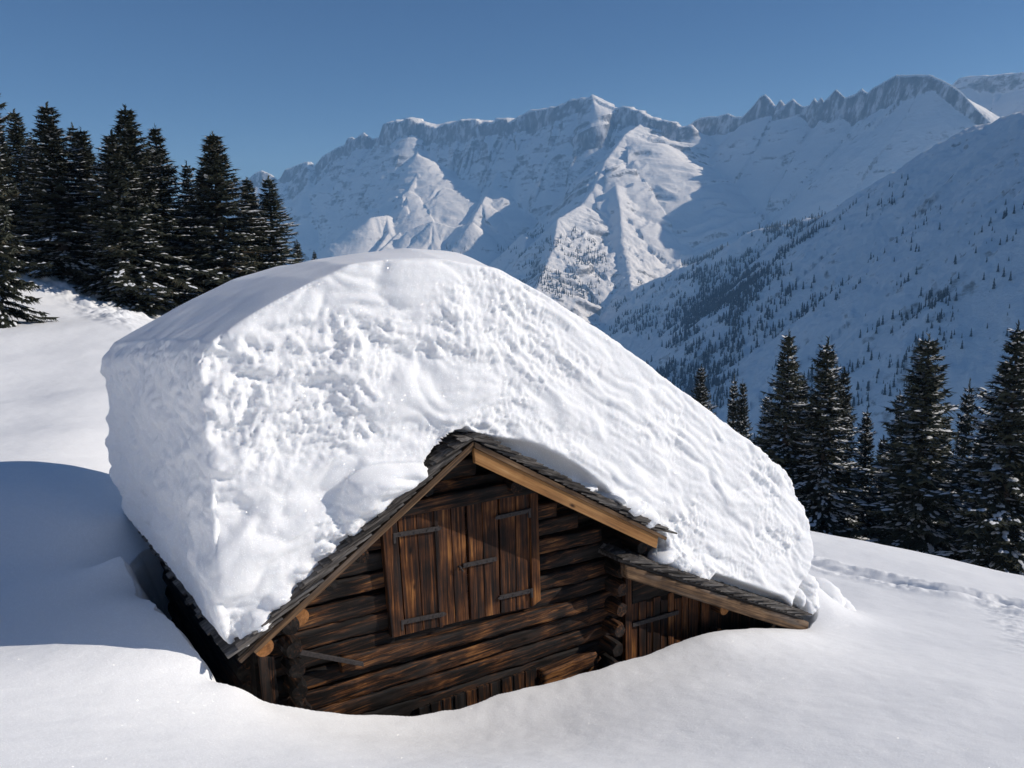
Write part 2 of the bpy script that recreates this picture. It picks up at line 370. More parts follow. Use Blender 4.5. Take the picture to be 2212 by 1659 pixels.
def ground_z(x, y, detail=True):
    z = base_z(x, y)
    if not detail: return z
    px = x - ORG[0]; py = y - ORG[1]
    s = px * W_[0] + py * W_[1]; t = px * B_[0] + py * B_[1]
    r = np.hypot(x, y)
    # soft wind-shaped undulation
    z = z + 0.10 * fbm(x * 0.22, y * 0.22, oct=3) * sstep(1, 8, r) * (1 - 0.6 * np.exp(-(poly_sd(s, t, HOLLOW) ** 2) / .5)) + 0.010 * fbm(x * 1.6, y * 1.1, oct=3)
    z = z + 0.5 * fbm(x * 0.05, y * 0.05, oct=2) * sstep(30, 60, r)
    near = (np.abs(s - 1.5) < 7.5) & (np.abs(t - 1.2) < 6)
    sd = np.full(x.shape, -9.0); sd[near] = poly_sd(s[near], t[near], HOLLOW)
    sd = sd + 0.05 * fbm(x * 2.2, y * 2.2, oct=2) * (sd > -1)
    depth = 1.35 * sstep(0.0, 0.55, sd) + 0.9 * sstep(0.3, 1.3, sd)
    z = z - depth + 0.05 * np.exp(-(np.maximum(-sd, 0) / 0.45) ** 2) * (sd < 0)
    # bank of snow that slid off the annexe roof
    g = np.exp(-(((s - 6.45) / .50) ** 2 + ((t - .60) / 0.85) ** 2)); z = z + .72 * g
    g = np.exp(-(((s - 7.0) / .75) ** 2 + ((t - .8) / 1.1) ** 2)); z = z + 0.22 * g
    # ski track with broken edges
    d, u = polyline_d(x, y, TRACK); msk = d < 3
    wob = 0.18 * perlin(u * .8, u * 0)
    zz = -0.17 * np.exp(-((d + wob * .6) / 0.20) ** 2) * (.35 + 1.3 * np.abs(perlin(u * 1.3, u * 0 + 3))) + 0.055 * np.exp(-((d - .62) / .28) ** 2) * (0.3 + np.clip(2.2 * billow(x * 1.5, y * 1.5, oct=3), 0, 1.5))
    z = np.where(msk, z + zz, z)
    d, u = polyline_d(x, y, TRACK2); lump = billow(x * 2.2, y * 2.2, oct=3)
    z = z + np.where(d < 3, np.exp(-(d / .55) ** 4) * (0.07 * lump - 0.03), 0)
    # old small avalanche strip below the left trees
    far = (r > 25) & (r < 75) & (x < 5)
    sd2 = np.full(x.shape, -9.0); sd2[far] = poly_sd(x[far], y[far], DEBRIS)
    z = z + sstep(-.6, .8, sd2) * (0.08 + 0.34 * billow(x * 1.1, y * 1.1, oct=4))
    return z

# finer radii and bearings where the picture is
rr = np.concatenate([np.linspace(0.15, 2.6, 30), 2.6 * (5.6 / 2.6) ** np.linspace(0, 1, 150)[1:], np.linspace(5.6, 13.0, 640)[1:], 13.0 * (160 / 13.0) ** np.linspace(0, 1, 620)[1:]])
aa = np.concatenate([np.radians(np.linspace(-180, -40, 60)), np.radians(np.linspace(-40, 41, 1180))[1:-1], np.radians(np.linspace(41, 180, 60))])
A, R_ = np.meshgrid(aa, rr)
gx = R_ * np.sin(A); gy = R_ * np.cos(A); gz = ground_z(gx.ravel(), gy.ravel()).reshape(gx.shape)
gz = gz - 60 * sstep(105, 160, R_) * 0.8
V = np.stack([gx, gy, gz], -1).reshape(-1, 3)
nr, na = gx.shape
i = np.arange(nr - 1)[:, None] * na + np.arange(na - 1)[None]
Fq = np.stack([i, i + na, i + na + 1, i + 1], -1).reshape(-1, 4)[:, ::-1]
structure(mesh_obj("snow_ground", V, Fq, M_GROUND, smooth=True))
# ------------------------------------------------------------------ mountains across the valley
# ridge lines: (x, y, horizontal range in metres); each ridge falls away on both sides, the land is the upper hull of them all
def ridge(pts): return np.array([at_range(*p) for p in pts])
def lerp_r(pts, r0, r1):      # (x, y) list with the range running from r0 to r1 along it
    x0, x1 = pts[0][0], pts[-1][0]
    return [(x, y, r0 + (r1 - r0) * (x - x0) / (x1 - x0)) for x, y in pts]
SKY1 = [(300, 460), (420, 420), (540, 384), (552, 374), (566, 369), (585, 376), (604, 392), (618, 366), (637, 360), (660, 350), (672, 349), (680, 358), (697, 338), (733, 318), (748, 314), (752, 299), (760, 297), (768, 301), (786, 286), (806, 301), (821, 297), (852, 263), (890, 257),
        (944, 269), (978, 262), (1013, 258), (1070, 261), (1090, 256), (1109, 259), (1151, 238), (1186, 232), (1205, 230), (1235, 215), (1274, 211), (1280, 206), (1308, 224), (1335, 234), (1358, 232), (1381, 240), (1412, 255), (1450, 265), (1473, 275), (1493, 272)]
SKY2 = [(1480, 276), (1500, 262), (1516, 253), (1532, 251), (1550, 251), (1572, 244), (1588, 252), (1604, 252), (1620, 234), (1632, 222), (1642, 210), (1652, 206), (1660, 212), (1671, 226), (1679, 226), (1685, 215), (1693, 228), (1703, 219), (1713, 211), (1722, 220), (1735, 228), (1749, 226), (1759, 212), (1764, 222),
        (1773, 210), (1779, 219), (1792, 206), (1806, 191), (1816, 202), (1826, 211), (1846, 204), (1862, 192), (1874, 202), (1884, 192), (1894, 185), (1916, 170), (1937, 158), (1960, 160), (1985, 160), (2009, 163), (2037, 174), (2052, 180), (2070, 192), (2100, 222), (2140, 262)]
SKY3 = [(2060, 190), (2088, 168), (2124, 165), (2148, 164), (2168, 161), (2212, 160), (2330, 150), (2500, 160)]
NEAR = [(1180, 690, 3300), (1334, 633, 3150), (1413, 605, 3050), (1513, 562, 2900), (1640, 498, 2700), (1720, 483, 2600), (1783, 466, 2500), (1890, 405, 2350), (1960, 365, 2270), (2020, 331, 2200), (2090, 283, 2110), (2124, 268, 2080), (2212, 240, 2000), (2330, 205, 1900), (2500, 150, 1750), (2800, 60, 1600)]
# (ridge, cliff drop, cliff width, slope on the left / far side, slope on the right / near side, gully size)
RID = [
    (ridge(lerp_r(SKY1, 6300, 4800)), 95, 40, 0.60, 1.22, 46, 0),
    (ridge(lerp_r(SKY2, 5000, 3900)), 130, 45, 0.60, 0.98, 26, 1),
    (ridge(lerp_r(SKY3, 5000, 4600)), 60, 60, 0.5, 0.8, 20, 2),
    (ridge(NEAR), 0, 1, 0.35, 0.86, 22, 3),
    # spurs coming down towards the valley, first point high (left of travel = the sunny right-hand side)
    (ridge([(915, 283, 5560), (900, 335, 5300), (903, 372, 5120), (882, 412, 4950), (874, 446, 4800), (866, 500, 4600), (800, 560, 4300)]), 0, 1, 0.46, 1.05, 26, 4),
    (ridge([(1085, 350, 5080), (1062, 400, 4880), (1042, 440, 4700), (1022, 472, 4550)]), 0, 1, 0.55, 1.1, 28, 5),
    (ridge([(1106, 306, 5260), (1112, 330, 5160), (1118, 352, 5090)]), 0, 1, 0.55, 1.1, 20, 15),
    (ridge([(1395, 262, 4950), (1352, 289, 4650), (1310, 347, 4350), (1282, 408, 4100), (1257, 443, 3950), (1205, 474, 3700), (1195, 540, 3400), (1150, 640, 3000)]), 0, 1, 0.50, 1.05, 40, 6),
    (ridge([(1330, 400, 4050), (1340, 450, 3850), (1345, 520, 3550), (1360, 590, 3250), (1370, 660, 2900)]), 0, 1, 0.58, 0.9, 34, 7),
    (ridge([(1030, 520, 4350), (1020, 480, 4400), (985, 492, 4450), (935, 478, 4500), (880, 500, 4500), (850, 530, 4500)]), 25, 15, 0.80, 0.85, 34, 8),
    (ridge([(665, 350, 5830), (668, 400, 5700), (655, 450, 5560), (660, 500, 5400)]), 0, 1, 0.62, 1.1, 40, 9),
    (ridge([(1280, 205, 5060), (1283, 222, 5010), (1276, 250, 4965)]), 900, 60, 0.45, 1.3, 10, 10),
    (ridge([(1130, 505, 4050), (1139, 515, 3900), (1128, 570, 3650), (1120, 640, 3300)]), 0, 1, 0.55, 0.9, 20, 12),
    (ridge([(800, 470, 4700), (835, 465, 4750), (842, 500, 4600), (810, 545, 4400)]), 0, 1, 0.6, 1.0, 30, 16),
]
def mountain_z(x, y):
    shp = x.shape; x = x.ravel().astype(np.float64); y = y.ravel().astype(np.float64)
    wx = x + 60 * fbm(x / 420, y / 420, oct=3); wy = y + 60 * fbm(x / 420 + 9, y / 420 + 4, oct=3)
    H = np.full(x.shape, -760.0) + 40 * fbm(x / 900, y / 900, oct=2)
    rock_h = np.zeros(x.shape)
    f4 = np.float32; X = x.astype(f4); Y = y.astype(f4)
    for P, chh, cw, kl, kr, gul, seed in RID:
        reach = min(2600, 1.25 * (P[:, 2].max() + 800) / min(kl, kr))
        idx = np.nonzero((X > P[:, 0].min() - reach) & (X < P[:, 0].max() + reach) & (Y > P[:, 1].min() - reach) & (Y < P[:, 1].max() + reach))[0]
        xs = X[idx]; ys = Y[idx]
        best = np.full(xs.shape, -1e9, f4); bu = np.zeros(xs.shape, f4); bd = np.zeros(xs.shape, f4); acc = 0.0
        c = 30.0 if seed == 3 else 6.0
        P_px = project(P)[0]
        for seg, (a, b) in enumerate(zip(P[:-1], P[1:])):
            ex, ey = f4(b[0] - a[0]), f4(b[1] - a[1]); L2 = ex * ex + ey * ey + f4(1e-6); L = f4(math.sqrt(L2))
            qx = xs - f4(a[0]); qy = ys - f4(a[1])
            tt = np.clip((qx * ex + qy * ey) / L2, 0, 1)
            d = np.hypot(qx - tt * ex, qy - tt * ey)
            sf = np.clip((ex * qy - ey * qx) / L / (d + f4(.01)), -1, 1)     # +1 on the left of travel, -1 on the right
            k = kr + (kl - kr) * (0.5 + 0.5 * sf)
            de = np.sqrt(d * d + c * c) - c
            h = a[2] + tt * (b[2] - a[2]) - k * de * (1 - 0.10 * np.minimum(d / 1400, 1))
            if chh:
                sh = (np.interp(P_px[seg] + tt * (P_px[seg + 1] - P_px[seg]), [300, 835, 852, 1110, 1140, 1200, 1275, 1300, 1400, 1450, 1493], [0, 6, 75, 65, 25, 50, 5, 20, 40, 40, 10]) if seed == 0 else (40.0 if seed == 2 else 130.0 if seed == 10 else 0.0)) * 1.0
                if seed != 10: h = h + 0.68 * k * np.minimum(d, sh)
                h = h - chh * np.clip(0.75 + 0.7 * perlin((acc + tt * L) / 130, np.full(xs.shape, seed + .4)), .25, 1.3) * np.clip((d - sh) / cw, 0, 1) * (0.62 - 0.38 * sf)
            m = h > best
            best = np.where(m, h, best); bu = np.where(m, acc + tt * L, bu); bd = np.where(m, d, bd); acc += L
        act = best > H[idx] - 150
        idx = idx[act]; best = best[act]; bu = bu[act]; bd = bd[act]
        u = bu + 0.5 * (wx[idx] - x[idx]) + seed * 1000
        fade = np.clip(bd / 170, 0.0, 1) ** 0.8
        if seed in (4, 5, 6, 7): u = u * 2.6 + .5 * bd
        r1 = 1 - np.abs(perlin(u / 210, bd / 1500 + seed)) * 2
        r2 = 1 - np.abs(perlin(u / 85 + 5, bd / 520 + seed)) * 2
        r3 = 1 - np.abs(perlin(u / 36 + 9, bd / 210 + seed)) * 2
        best = best + gul * fade * (0.7 * r1 + 0.55 * r2 + 0.38 * r3 - 0.65)
        H[idx] = np.maximum(H[idx], best)
    n = fbm(wx / 130, wy / 130, oct=5, gain=.55)
    H = H + 5.0 * fbm(x / 38, y / 38, oct=3, gain=.6) * (np.hypot(x, y) < 3600)
    r = np.hypot(x, y)
    H = H + n * 7 * np.clip((r - 600) / 2500, .3, 1)
    return H.reshape(shp)
mr = np.concatenate([[130, 160, 200, 260, 340, 440, 560, 700, 850], np.linspace(1000, 3400, 400), np.linspace(3408, 7600, 470), np.linspace(7650, 9500, 25)])
ma = np.concatenate([np.radians(np.linspace(-60, -21, 40)), np.radians(np.linspace(-21, 34, 1050))[1:-1], np.radians(np.linspace(34, 70, 90))])
A, R_ = np.meshgrid(ma, mr); gx = R_ * np.sin(A); gy = R_ * np.cos(A)
gz = mountain_z(gx, gy)
near_drop = 1 - sstep(200, 1100, R_)
gz = gz * (1 - near_drop) + np.minimum(gz, -160 - 0.35 * R_) * near_drop
V = np.stack([gx, gy, gz], -1).reshape(-1, 3); nr, na = gx.shape
i = np.arange(nr - 1)[:, None] * na + np.arange(na - 1)[None]
Fq = np.stack([i, i + na, i + na + 1, i + 1], -1).reshape(-1, 4)[:, ::-1]

m, nt, out = new_mat("snowy_rock"); L = nt.links.new
geo = nd(nt, "ShaderNodeNewGeometry"); tc = nd(nt, "ShaderNodeTexCoord")
sx = nd(nt, "ShaderNodeSeparateXYZ"); L(geo.outputs["Normal"], sx.inputs[0])
n1 = nd(nt, "ShaderNodeTexNoise"); n1.inputs["Scale"].default_value = 0.012; n1.inputs["Detail"].default_value = 9; n1.inputs["Roughness"].default_value = 0.72
mp = nd(nt, "ShaderNodeMapping"); mp.inputs["Scale"].default_value = (1, 1, 2.2); L(tc.outputs["Object"], mp.inputs[0]); L(mp.outputs[0], n1.inputs["Vector"])
ma_ = nd(nt, "ShaderNodeMath", operation='MULTIPLY_ADD'); L(n1.outputs["Fac"], ma_.inputs[0]); ma_.inputs[1].default_value = -0.95; L(sx.outputs[2], ma_.inputs[2])
fr = ramp(nt, [(0.03, (1, 1, 1)), (0.11, (0.6, .6, .6)), (0.17, (0, 0, 0))]); L(ma_.outputs[0], fr.inputs[0])
n2 = nd(nt, "ShaderNodeTexNoise"); n2.inputs["Scale"].default_value = 0.028; n2.inputs["Detail"].default_value = 8; n2.inputs["Roughness"].default_value = .65; mp2 = nd(nt, "ShaderNodeMapping"); mp2.inputs["Scale"].default_value = (1, 1, .28); L(tc.outputs["Object"], mp2.inputs[0]); L(mp2.outputs[0], n2.inputs["Vector"])
rc = ramp(nt, [(0.32, (.10, .098, .096)), (0.50, (.22, .215, .21)), (0.56, (.5, .5, .51)), (0.66, (.78, .78, .79))]); L(n2.outputs["Fac"], rc.inputs[0])
mx = nd(nt, "ShaderNodeMix", data_type='RGBA'); L(fr.outputs[0], mx.inputs[0]); mx.inputs[6].default_value = (.87, .875, .885, 1); L(rc.outputs[0], mx.inputs[7])
p = nd(nt, "ShaderNodeBsdfPrincipled"); p.inputs["Roughness"].default_value = 0.95; p.inputs["Specular IOR Level"].default_value = 0.05
L(mx.outputs[2], p.inputs["Base Color"])
b = nd(nt, "ShaderNodeBump"); b.inputs["Distance"].default_value = 9.0; b.inputs["Strength"].default_value = .8; L(n1.outputs["Fac"], b.inputs["Height"]); L(b.outputs[0], p.inputs["Normal"])
L(p.outputs[0], out.inputs[0]); M_MOUNT = m
structure(mesh_obj("mountains", V, Fq, M_MOUNT, smooth=True))
MG = (mr, ma, gz)

# ------------------------------------------------------------------ far trees on the shaded slope across the valley
m, nt, out = new_mat("far_needles"); p = nd(nt, "ShaderNodeBsdfPrincipled"); p.inputs["Roughness"].default_value = .9; p.inputs["Specular IOR Level"].default_value = .05
n = nd(nt, "ShaderNodeTexNoise"); n.inputs["Scale"].default_value = .3; tc = nd(nt, "ShaderNodeTexCoord"); nt.links.new(tc.outputs["Object"], n.inputs["Vector"])
r = ramp(nt, [(.35, (.02, .024, .02)), (.7, (.10, .11, .11))]); nt.links.new(n.outputs["Fac"], r.inputs[0]); nt.links.new(r.outputs[0], p.inputs["Base Color"]); nt.links.new(p.outputs[0], out.inputs[0]); M_FAR = m
mr_, ma_g, gz_ = MG
def terrain_at(a, rr_):
    ia = np.clip(np.searchsorted(ma_g, a) - 1, 0, len(ma_g) - 2); ir = np.clip(np.searchsorted(mr_, rr_) - 1, 0, len(mr_) - 2)
    fa = (a - ma_g[ia]) / (ma_g[ia + 1] - ma_g[ia]); fr_ = (rr_ - mr_[ir]) / (mr_[ir + 1] - mr_[ir])
    return (gz_[ir, ia] * (1 - fa) + gz_[ir, ia + 1] * fa) * (1 - fr_) + (gz_[ir + 1, ia] * (1 - fa) + gz_[ir + 1, ia + 1] * fa) * fr_
N_ = 160000
a_ = rng.uniform(math.radians(-6), math.radians(34), N_); r_ = np.sqrt(rng.uniform(1000 ** 2, 4300 ** 2, N_))
x_ = r_ * np.sin(a_); y_ = r_ * np.cos(a_); z_ = terrain_at(a_, r_)
PX, PY = project(np.stack([x_, y_, z_], -1))
e = 6.0
def grad():
    x2 = x_ + e; a2 = np.arctan2(x2, y_); r2 = np.hypot(x2, y_); zx = (terrain_at(a2, r2) - z_) / e
    y2 = y_ + e; a2 = np.arctan2(x_, y2); r2 = np.hypot(x_, y2); zy = (terrain_at(a2, r2) - z_) / e
    return zx, zy
c1 = fbm(x_ / 260, y_ / 260, z_ / 260, oct=3); c2 = fbm(x_ / 70 + 4, y_ / 70, z_ / 110, oct=3)
dens = np.zeros(N_)
JX, JY = PX + 55 * c2 + 35 * c1, PY + 40 * fbm(x_ / 90, y_ / 90, oct=2)
def inpoly(P): return poly_sd(JX, JY, P) > 0
# (outline seen from the hut terrace, density, clumping)
for P, dn, th in (([(1430, 615), (1530, 562), (1600, 535), (1640, 560), (1645, 600), (1600, 700), (1580, 830), (1540, 960), (1400, 960), (1340, 850), (1440, 720), (1530, 620)], .95, -.35),
                  ([(1290, 640), (1400, 610), (1520, 560), (1500, 620), (1400, 720), (1300, 700)], .35, -.1),
                  ([(1600, 520), (1700, 485), (1830, 480), (1800, 560), (1760, 650), (1650, 660)], .55, .10),
                  ([(1560, 640), (1800, 600), (1900, 760), (1800, 900), (1560, 900)],   .50, .20),
                  ([(1820, 620), (2030, 600), (2120, 700), (1950, 860), (1750, 900), (1830, 760)], .65, .12),
                  ([(2050, 500), (2260, 480), (2260, 640), (2060, 610)], .12, .25), ([(1700, 820), (2260, 700), (2260, 1180), (1500, 1000)],   .50, .20), ([(1780, 470), (2260, 300), (2260, 900), (1700, 900)], .10, .1),
                  ([(1080, 520), (1180, 500), (1340, 560), (1400, 620), (1300, 650), (1180, 620)], .40, -.05), ([(1000, 470), (1130, 500), (1130, 560), (1000, 560)], .12, .1), ([(800, 500), (920, 480), (960, 560), (800, 560)], .12, .1), ([(1220, 470), (1300, 520), (1360, 600), (1240, 560)], .22, .05)):
    ins = inpoly(P); dens = np.where(ins, np.maximum(dens, dn * sstep(th - .15, th + .25, c1 + .6 * c2)), dens)
keep = rng.uniform(0, 1, N_) < dens * (r_ > 1150)
kx, ky, kz = x_[keep], y_[keep], z_[keep]; kh = (4 + 18 * rng.uniform(0, 1, keep.sum()) ** 1.7)  * np.where(PX[keep] > 1800, .75, 1.0)
def cone_mesh(seed):
    rg = random.Random(seed); vs = []; fs = []
    for lv in range(4):
        z0 = .06 + .23 * lv; z1 = min(1.0, z0 + .40 - .03 * lv); rad = .155 * (1 - .2 * lv); k0 = len(vs); n = 7
        for k in range(n): th = 2 * math.pi * k / n; q = rad * rg.uniform(.75, 1.2); vs.append((math.cos(th) * q, math.sin(th) * q, z0 + rg.uniform(-.03, .03)))
        vs.append((0, 0, z1)); fs += [(k0 + k, k0 + (k + 1) % n, k0 + n) for k in range(n)]
    k0 = len(vs); vs += [(.02, 0, -.1), (-.01, .017, -.1), (-.01, -.017, -.1), (0, 0, .2)]; fs += [(k0, k0 + 1, k0 + 3), (k0 + 1, k0 + 2, k0 + 3), (k0 + 2, k0, k0 + 3)]
    return np.array(vs), np.array(fs)
CM = [cone_mesh(k) for k in range(3)]
kr_ = np.hypot(kx, ky); size = kh / kr_; order = np.argsort(-size); solo = order[:280]; mass = order[280:]
protos = []
for k, idx in enumerate(solo):
    if k < 3:
        o = mesh_obj("far_spruce_tree", CM[k][0], CM[k][1], M_FAR); protos.append(o)
    else:
        o = protos[k % 3].copy(); COL.objects.link(o)
    h = float(kh[idx]); o.location = (kx[idx], ky[idx], kz[idx] - .5); o.scale = (h, h, h); o.rotation_euler = (0, 0, random.random() * 6)
    tag(o, "small dark spruce among many on the shaded slope across the valley", "tree", "far spruces on the shaded slope")
vs = []; fs = []; off = 0
for idx in mass:
    v, f = CM[idx % 3]; h = kh[idx]; vs.append(v * h + (kx[idx], ky[idx], kz[idx] - .5)); fs.append(f + off); off += len(v)
fo = mesh_obj("distant_forest", np.concatenate(vs), np.concatenate(fs).astype(np.int32), M_FAR)
tag(fo, "far-off conifer forest in dark patches across the valley slopes", "forest", kind="stuff")

# ------------------------------------------------------------------ hay hut (local axes: s along the gable, t into the hut, z up)
HB = -4.6
hut = empty("log_hut", tuple(world(0, 0, HB)), HUT_ROT)
tag(hut, "dark weathered log hut half buried in snow with a double hay door in its gable", "hut")
def part(mb, name, mat, parent=None, bevel=0.0, smooth=False):
    o = mb.build(name, mat, parent or hut, smooth, bevel)
    if parent is None: o.location = (0, 0, -HB)
    return o
AP = (-0.10, -2.00); EL = (-2.60, -3.60); ER = (2.72, -3.72); LT0 = (1.95, -3.82); LT1 = (5.62, -5.68)
def zl(s): return AP[1] + (EL[1] - AP[1]) * (s - AP[0]) / (EL[0] - AP[0])
def zr(s): return AP[1] + (ER[1] - AP[1]) * (s - AP[0]) / (ER[0] - AP[0])
def zroof(s): return zl(s) if s < AP[0] else zr(s)
def zlean(s): return LT0[1] + (LT1[1] - LT0[1]) * (s - LT0[0]) / (LT1[0] - LT0[0])
TILT = -0.055

def hewn_log(mb, s0, s1, zc, hh, tc, dd, tone, tilt=TILT, n=None, rough=0.017):
    """squared log with rounded arrises, axe-worn surface"""
    n = n or max(4, int((s1 - s0) / 0.07)); seg = 20; vs = []; fs = []
    ss = np.linspace(s0, s1, n); se = random.random() * 50
    th = np.linspace(0, 2 * np.pi, seg, endpoint=False) + .12
    ca, sa = np.cos(th), np.sin(th); ex = 0.34
    cx = np.sign(ca) * np.abs(ca) ** ex; cz = np.sign(sa) * np.abs(sa) ** ex
    for s in ss:
        a = np.full(seg, s)
        nz = 1 + rough / 0.1 * (perlin(a * 2.2 + se, ca * 1.3, sa * 1.3) + .8 * perlin(a * 7 + se, ca * 3.6, sa * 3.6)) 
        bow = 0.012 * math.sin(s * 1.3 + se)
        for k in range(seg): vs.append((s, tc + dd * cx[k] * nz[k], zc + tilt * s + bow + hh * cz[k] * (0.5 + 0.5 * nz[k])))
    for i in range(n - 1):
        for k in range(seg):
            k2 = (k + 1) % seg; fs.append((i * seg + k, (i + 1) * seg + k, (i + 1) * seg + k2, i * seg + k2))
    fs.append(tuple(range(seg))); fs.append(tuple((n - 1) * seg + k for k in range(seg - 1, -1, -1)))
    mb.add(vs, fs, tone)

mb = MB(); zc = -5.95; row = 0
while zc < -2.25:
    h = 0.096 + 0.016 * random.random()
    top = zc + h + 0.06
    # under the roof the rows get shorter
    sl, sr = -2.22, 2.52
    while sl < 0 and zl(sl) - 0.10 < top - TILT * 0: sl += 0.03
    while sr > 0 and zr(sr) - 0.16 < top + TILT * 2: sr -= 0.03
    if sr - sl > 0.4:
        tn = random.choice([.15, .3, .5, .65, .4, .8])
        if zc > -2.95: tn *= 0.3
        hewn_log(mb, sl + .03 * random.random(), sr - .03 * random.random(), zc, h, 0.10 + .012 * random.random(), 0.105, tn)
    zc += 2 * h + 0.004 + 0.022 * random.random(); row += 1
mb.box((-2.0, 0.10, -6.2), (2.3, 0.16, -3.5), 0.0)
wall = part(mb, "gable_wall", M_LOG, smooth=True)
# thin infill behind the gable triangle, rear gable and the long side walls
mb = MB(); mb.add([(-2.3, 4.2, -6.2), (2.4, 4.2, -6.2), (2.4, 4.2, zr(2.4) - .1), (-.1, 4.2, -2.1), (-2.3, 4.2, zl(-2.3) - .1), (-2.3, 4.28, -6.2), (2.4, 4.28, -6.2), (2.4, 4.28, zr(2.4) - .1), (-.1, 4.28, -2.1), (-2.3, 4.28, zl(-2.3) - .1)],
       [(0, 1, 2, 3, 4), (9, 8, 7, 6, 5), (0, 5, 6, 1), (1, 6, 7, 2), (2, 7, 8, 3), (3, 8, 9, 4), (4, 9, 5, 0)], .2)
mb.add([(-2.1, .17, -3.6), (2.3, .17, -3.6), (-.1, .17, -2.15), (-2.1, .22, -3.6), (2.3, .22, -3.6), (-.1, .22, -2.15)], [(0, 1, 2), (5, 4, 3), (0, 3, 4, 1), (1, 4, 5, 2), (2, 5, 3, 0)], 0.0)
part(mb, "rear_wall", M_LOG)
mb = MB()
for k in range(12):
    z = -5.9 + .2 * k
    if z > -3.85: break
    pts = [(-2.36, 0.2 + 4.1 * j / 8, z + .008 * math.sin(j * 2 + k)) for j in range(9)]
    mb.tube(pts, 0.105, 10, tone=.2 * random.random(), wob=.1)
    # shaggy log ends at the far corner
    mb.box((-2.62 - .08 * random.random(), 4.05, z - .085), (-2.3, 4.2, z + .085), .1)
mb.box((-2.33, .05, -6.2), (-2.25, 4.2, -3.72), 0)
part(mb, "side_wall", M_SIDELOG)
mb = MB(); mb.box((2.3, .2, -6.2), (2.4, 4.2, -3.95), .2); part(mb, "side_wall", M_SIDELOG)
# board at the near corner
mb = MB(); s0, z0 = on_t(557, 1420, -.06); s1, _ = on_t(590, 1420, -.06)
mb.quadslab([(s0 + .03, -5.6), (s1 + .05, -5.6), (s1, z0 - .02), (s0, z0 + .02)], -.10, -.05, .35); part(mb, "corner_post", M_PLANKDARK, bevel=.006)
# notched log ends at the two corners
def cross_log(s, z, t0, r, tone):
    mb = MB(); mb.tube([(s, t0, z), (s + .004, t0 + .06, z), (s, t0 + .2, z + .004), (s, .35, z)], [r * .82, r, r * 1.02, r], 11, tone, wob=.22)
    part(mb, "corner_log", M_SIDELOG)
for px, py in ((625, 1352), (632, 1402), (640, 1445), (645, 1492), (652, 1536)):
    s, z = on_t(px, py, -.16); cross_log(s, z, -.2, .095, .12)
for px, py in ((1352, 1228), (1353, 1268), (1351, 1312), (1346, 1356), (1342, 1398), (1340, 1440)):
    s, z = on_t(px, py, -.2); cross_log(s - .09, z, -.24, .10, .1)
# purlin ends under the roof
def purlin(px, py, r, t0, tone, name="purlin", end=True):
    s, z = on_t(px, py, t0); mb = MB()
    mb.tube([(s, t0, z), (s, t0 + .015, z), (s, .4, z)], [r * .95, r, r], 18, tone, wob=.03)
    o = mb.build(name, M_SIDELOG, hut); o.location = (0, 0, -HB)
    o.data.materials.append(M_END if tone > .4 else M_SIDELOG); o.data.polygons[len(o.data.polygons) - 2].material_index = 1
    return o
purlin(571, 1399, .092, -.34, .5); purlin(650, 1334, .088, -.12, .6); purlin(715, 1263, .07, -.14, .0); purlin(783, 1202, .075, -.16, .1)
purlin(1117, 1052, .085, -.18, .0); purlin(1388, 1183, .085, -.30, .0); purlin(925, 1057, .08, -.18, .0)
s, z = on_t(545, 1372, -.2); mb = MB(); mb.box((s - .14, -.22, z - .03), (s + .16, -.10, z + .02), .9); part(mb, "bracket", M_BEAM, bevel=.008)

# --- hay door
def P2(px, py, t=-.05): return on_t(px, py, t)
def leaf(bounds, nameset, tones):
    mb = MB()
    for (tl, tr, br, bl), tn in zip(bounds, tones):
        q = [P2(*bl), P2(*br), P2(*tr), P2(*tl)]
        j = .004 * random.random(); mb.quadslab([(q[0][0] + .004, q[0][1]), (q[1][0] - .004, q[1][1]), (q[2][0] - .004, q[2][1]), (q[3][0] + .004, q[3][1])], -.052 - j, -.015, tn)
    return part(mb, nameset, M_PLANK, bevel=.004)
lf = leaf([((858, 1112), (898, 1101), (914, 1361), (876, 1371)), ((898, 1101), (937, 1094), (952, 1353), (914, 1361)), ((943, 1093), (972, 1088), (984, 1345), (956, 1352)), ((972, 1088), (1003, 1082), (1013, 1338), (984, 1345))], "hay_door", (.45, .35, .75, .9))
mb = MB(); mb.quadslab([P2(950, 1356, -.06), P2(957, 1354, -.06), P2(944, 1092, -.06), P2(936, 1094, -.06)], -.068, -.05, .2); part(mb, "batten", M_PLANK, lf)
rf = leaf([((1008, 1084), (1040, 1079), (1048, 1332), (1017, 1340)), ((1040, 1079), (1074, 1073), (1080, 1325), (1048, 1332)), ((1078, 1072), (1112, 1066), (1116, 1318), (1082, 1325)), ((1112, 1066), (1143, 1060), (1147, 1312), (1116, 1318))], "hay_door", (.7, .5, .55, .35))
def post(c, tn):
    mb = MB(); mb.quadslab([P2(*c[0], -.07), P2(*c[1], -.07), P2(*c[2], -.07), P2(*c[3], -.07)], -.08, -.005, tn); return part(mb, "door_post", M_PLANK, bevel=.006)
post(((846, 1378), (874, 1371), (856, 1112), (823, 1125)), .35); post(((1149, 1311), (1167, 1296), (1161, 1058), (1145, 1061)), .5)
mb = MB(); a = P2(838, 1122, -.1); b_ = P2(1168, 1058, -.1); hewn_log(mb, a[0] - .1, b_[0] + .1, (a[1] + b_[1]) / 2 + .055, .085, -.02, .085, .1, tilt=(b_[1] - a[1]) / (b_[0] - a[0]))
part(mb, "lintel_log", M_LOG, smooth=True)
mb = MB(); a = P2(872, 1383, -.05); b_ = P2(1160, 1316, -.05); hewn_log(mb, -1.5, 1.7, (a[1] + b_[1]) / 2 - .10, .09, .03, .10, .75, tilt=(b_[1] - a[1]) / (b_[0] - a[0]), rough=.018)
